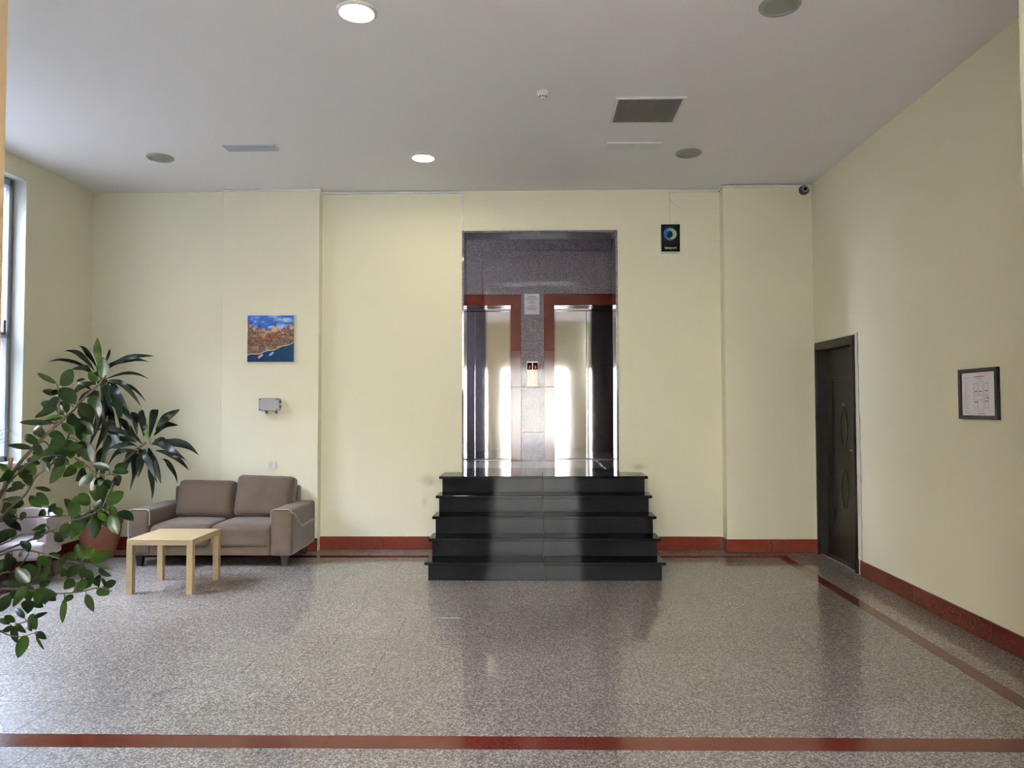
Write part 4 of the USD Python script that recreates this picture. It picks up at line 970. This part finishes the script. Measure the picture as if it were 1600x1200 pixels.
DRACAENA_LEAVES = [[-4536,7603,1911,-4423,7406,2253,38],[-4568,7630,1959,-4800,7664,2191,24],[-4579,7604,1929,-4783,7418,2119,28],[-4579,7620,1893,-4800,7191,1988,17],[-4566,7602,1863,-4696,7400,1929,31],[-4483,7620,1959,-3963,7620,2071,28],[-4470,7626,1923,-4045,7689,2009,28],[-4475,7626,1839,-4051,7693,1834,17],[-4450,7608,1809,-4012,7465,1538,31],[-4444,7627,1791,-4088,7705,1592,17],[-4474,7605,1779,-4102,7438,1467,42],[-4503,7602,1749,-4263,7400,1487,35],[-4565,7630,1791,-4800,7541,1639,31],[-4582,7630,1743,-4800,7692,1600,31],[-4503,7630,1719,-4533,7741,1370,42],[-4430,7606,1701,-4178,7439,1312,48],[-4392,7602,1599,-4014,7400,1390,38],[-4489,7630,1941,-4498,7741,2162,14],[-4527,7602,1719,-4499,7400,1520,31],[-4465,7602,1611,-4430,7400,1314,35],[-4440,7630,1551,-4414,7741,1181,42],[-4512,7630,1551,-4685,7739,1182,35],[-3942,7530,1165,-4057,7641,1372,31],[-3925,7502,1236,-3763,7300,1525,38],[-3890,7530,1306,-3703,7641,1531,41],[-3913,7530,1265,-3708,7641,1358,34],[-3924,7520,1189,-3427,7520,1053,41],[-3912,7503,1147,-3466,7311,1023,38],[-3881,7528,1106,-3580,7624,888,31],[-3826,7530,1012,-3720,7641,741,24],[-3924,7502,1165,-3668,7300,1214,14],[-3959,7528,1130,-3885,7624,743,38],[-3940,7525,1059,-3957,7588,583,31],[-3982,7504,1118,-3757,7323,775,31],[-4006,7525,1118,-4192,7588,675,27],[-4054,7530,1118,-4116,7641,801,31],[-4001,7520,1159,-4515,7520,1310,27],[-4054,7503,1130,-4278,7303,1068,27],[-4071,7530,1100,-4440,7641,921,24],[-4077,7530,1095,-4271,7641,894,41],[-4020,7530,1248,-4106,7641,1512,41],[-4056,7502,1271,-4026,7300,1481,34],[-4079,7530,1189,-4384,7641,1186,31],[-4115,7502,1236,-4153,7300,1431,31],[-3994,7502,1095,-3951,7300,834,38],[-3912,7530,1188,-3765,7641,1112,34],[-4037,7502,1189,-4075,7300,1361,34],[-4053,7530,1059,-4196,7641,801,34],[-4449,7583,1423,-4417,7386,1095,35],[-4431,7584,1393,-4165,7399,1056,38],[-4480,7609,1453,-4697,7715,1116,31],[-4404,7584,1274,-4357,7398,908,31],[-4451,7610,1155,-4627,7721,814,31]]   # millimetres: base, tip, half width

# ------------------------------------------------------------------ plants
def blade(base, tip, hw, pet=None, shape='oval', roll=0.0, droop=.12, n=9, fold=.16):
    """A leaf: a folded, bowed blade from base to tip, with a stalk back to the twig."""
    base, tip = np.asarray(base, float), np.asarray(tip, float)
    ax = tip - base
    ln = np.linalg.norm(ax); ax /= max(ln, 1e-6)
    view = (base + tip) / 2 - np.array([0, 0, EYE_H]); view /= np.linalg.norm(view)
    side = np.cross(ax, -view)
    if np.linalg.norm(side) < .15:
        side = np.cross(ax, [0, 0, 1.0])
    side /= np.linalg.norm(side)
    nor = np.cross(side, ax)
    c, s_ = math.cos(roll), math.sin(roll)
    side, nor = c * side + s_ * nor, c * nor - s_ * side
    if nor[2] < 0:
        nor, side = -nor, -side
    hw = hw / max(.6, abs(c))
    V = []
    for i in range(n + 1):
        t = i / n
        if shape == 'oval':
            w = hw * (math.sin(math.pi * min(1, (.03 + t * .97)) ** .9)) ** .72 if t < 1 else 0
        else:
            w = hw * (min(1, t / .45) ** .75 if t < .45 else (1 - ((t - .45) / .55) ** 1.7)) * .98 + hw * .10 * (1 - t)
        mid = base + ax * ln * t + (nor * .5 + np.array([0, 0, .5 if shape == 'strap' else 0])) * droop * ln * (4 * t * (1 - t)) * .8
        if shape == 'strap':
            mid = mid + nor * hw * .35 * math.sin(t * 9 + ln * 40) + side * hw * .25 * math.sin(t * 5 + ln * 70)
        for u in (-1, -.5, 0, .5, 1):
            V.append(mid + side * w * u + nor * fold * w * (abs(u) ** 1.3))
    F = []
    for i in range(n):
        for k in range(4):
            a, b = i * 5 + k, (i + 1) * 5 + k
            F += [(a, a + 1, b + 1), (a, b + 1, b)]
    m = trimesh.Trimesh(V, F, process=False)
    if pet is not None and np.linalg.norm(np.asarray(pet) - base) > .004:
        p = np.asarray(pet, float)
        m = trimesh.util.concatenate([m, tube([p, (p + base) / 2 + [0, 0, .004], base + ax * ln * .06], [.0022, .0018, .0012], 5)])
    return m


lr = random.Random(17)
rb = thing('rubber_plant', 'tall rubber plant with glossy oval leaves in a black pot, left foreground', 'potted plant', (-2.76, 3.50, 0))
part(rb, 'pot', lathe([(0, 0), (.125, 0), (.135, .02), (.168, .46), (.180, .465), (.182, .50), (.168, .50), (.158, .44), (0, .44)], (-2.765, 3.50, .0), 40), POTBLACK, 35)
part(rb, 'soil', lathe([(0, .43), (.160, .43), (.157, .452), (.08, .462), (0, .458)], (-2.765, 3.50, 0), 28), SOIL, True)
part(rb, 'trunk', join(tube(spline([(-2.765, 3.50, .43), (-2.775, 3.50, .62), (-2.768, 3.50, .82), (-2.74, 3.50, .92)], 5), [.016 - .0003 * k for k in range(16)], 9),
     tube(spline([(-2.745, 3.51, .44), (-2.735, 3.49, .60), (-2.73, 3.48, .72)], 5), .009, 8),
     tube(spline([(-2.79, 3.49, .44), (-2.785, 3.47, .55), (-2.745, 3.46, .62)], 5), .008, 8)), BARK, True)
for pts, r in FICUS_BRANCHES:
    sp = spline(pts, 5)
    part(rb, 'branch', tube(sp, np.linspace(r, r * .45, len(sp)), 7), BARK, True)
part(rb, 'support_stake', cyl((-2.70, 3.53, .44), (-2.572, 3.60, 1.296), .0105, 8), STAKE, label='brown wooden support stake')
for v in FICUS_LEAVES:
    a = np.array(v[:9]) / 1000
    part(rb, 'leaf', blade(a[3:6], a[6:9], v[9] / 1000, a[0:3], 'oval', lr.uniform(-.55, .55), lr.uniform(.02, .22)), LEAF, True)

dr = thing('dracaena', 'dracaena with long strap leaves in a terracotta pot in the back corner', 'potted plant', (-4.50, 7.62, 0))
part(dr, 'pot', lathe([(0, 0), (.130, 0), (.138, .015), (.182, .18), (.198, .28), (.200, .33), (.210, .335), (.214, .39), (.205, .41), (.192, .405), (.186, .35), (0, .35)], (-4.50, 7.615, 0), 44), TERRA, 35)
part(dr, 'soil', lathe([(0, .34), (.188, .34), (.186, .368), (0, .378)], (-4.50, 7.615, 0), 30), SOIL, True)
for pts in DRACAENA_STEMS:
    sp = spline(pts, 5)
    part(dr, 'cane', tube(sp, np.linspace(.018, .011, len(sp)), 9), CANE, True)
for k, v in enumerate(DRACAENA_LEAVES):
    a = np.array(v[:6]) / 1000
    part(dr, 'leaf', blade(a[0:3], a[3:6], v[6] / 1000, None, 'strap', lr.uniform(-.5, .5), lr.uniform(.15, .42), 14), PALELEAF if k in (0, 22) else STRAP, True)

gp = thing('spider_plant', 'small grassy plant with thin arching blades on the window sill', 'potted plant', (-4.90, 6.60, WZ0))
part(gp, 'pot', lathe([(0, .006), (.038, .006), (.052, .088), (.055, .088), (.055, .10), (.048, .10), (.046, .08), (0, .08)], (-4.90, 6.60, WZ0), 26), DARKGREY, 35)
for k in range(14):
    a = lr.uniform(-1.9, 1.9)
    R_ = lr.uniform(.14, .24)
    b = np.array([-4.90, 6.60, WZ0 + .085])
    h = lr.uniform(.10, .26)
    pts = spline([b, b + [R_ * .3 * math.cos(a), R_ * .3 * math.sin(a), h * .8], b + [R_ * .65 * math.cos(a), R_ * .65 * math.sin(a), h], b + [R_ * math.cos(a), R_ * math.sin(a), h * .72]], 5)
    part(gp, 'blade', tube(pts, np.linspace(.003, .0008, len(pts)), 5), PALELEAF, True)
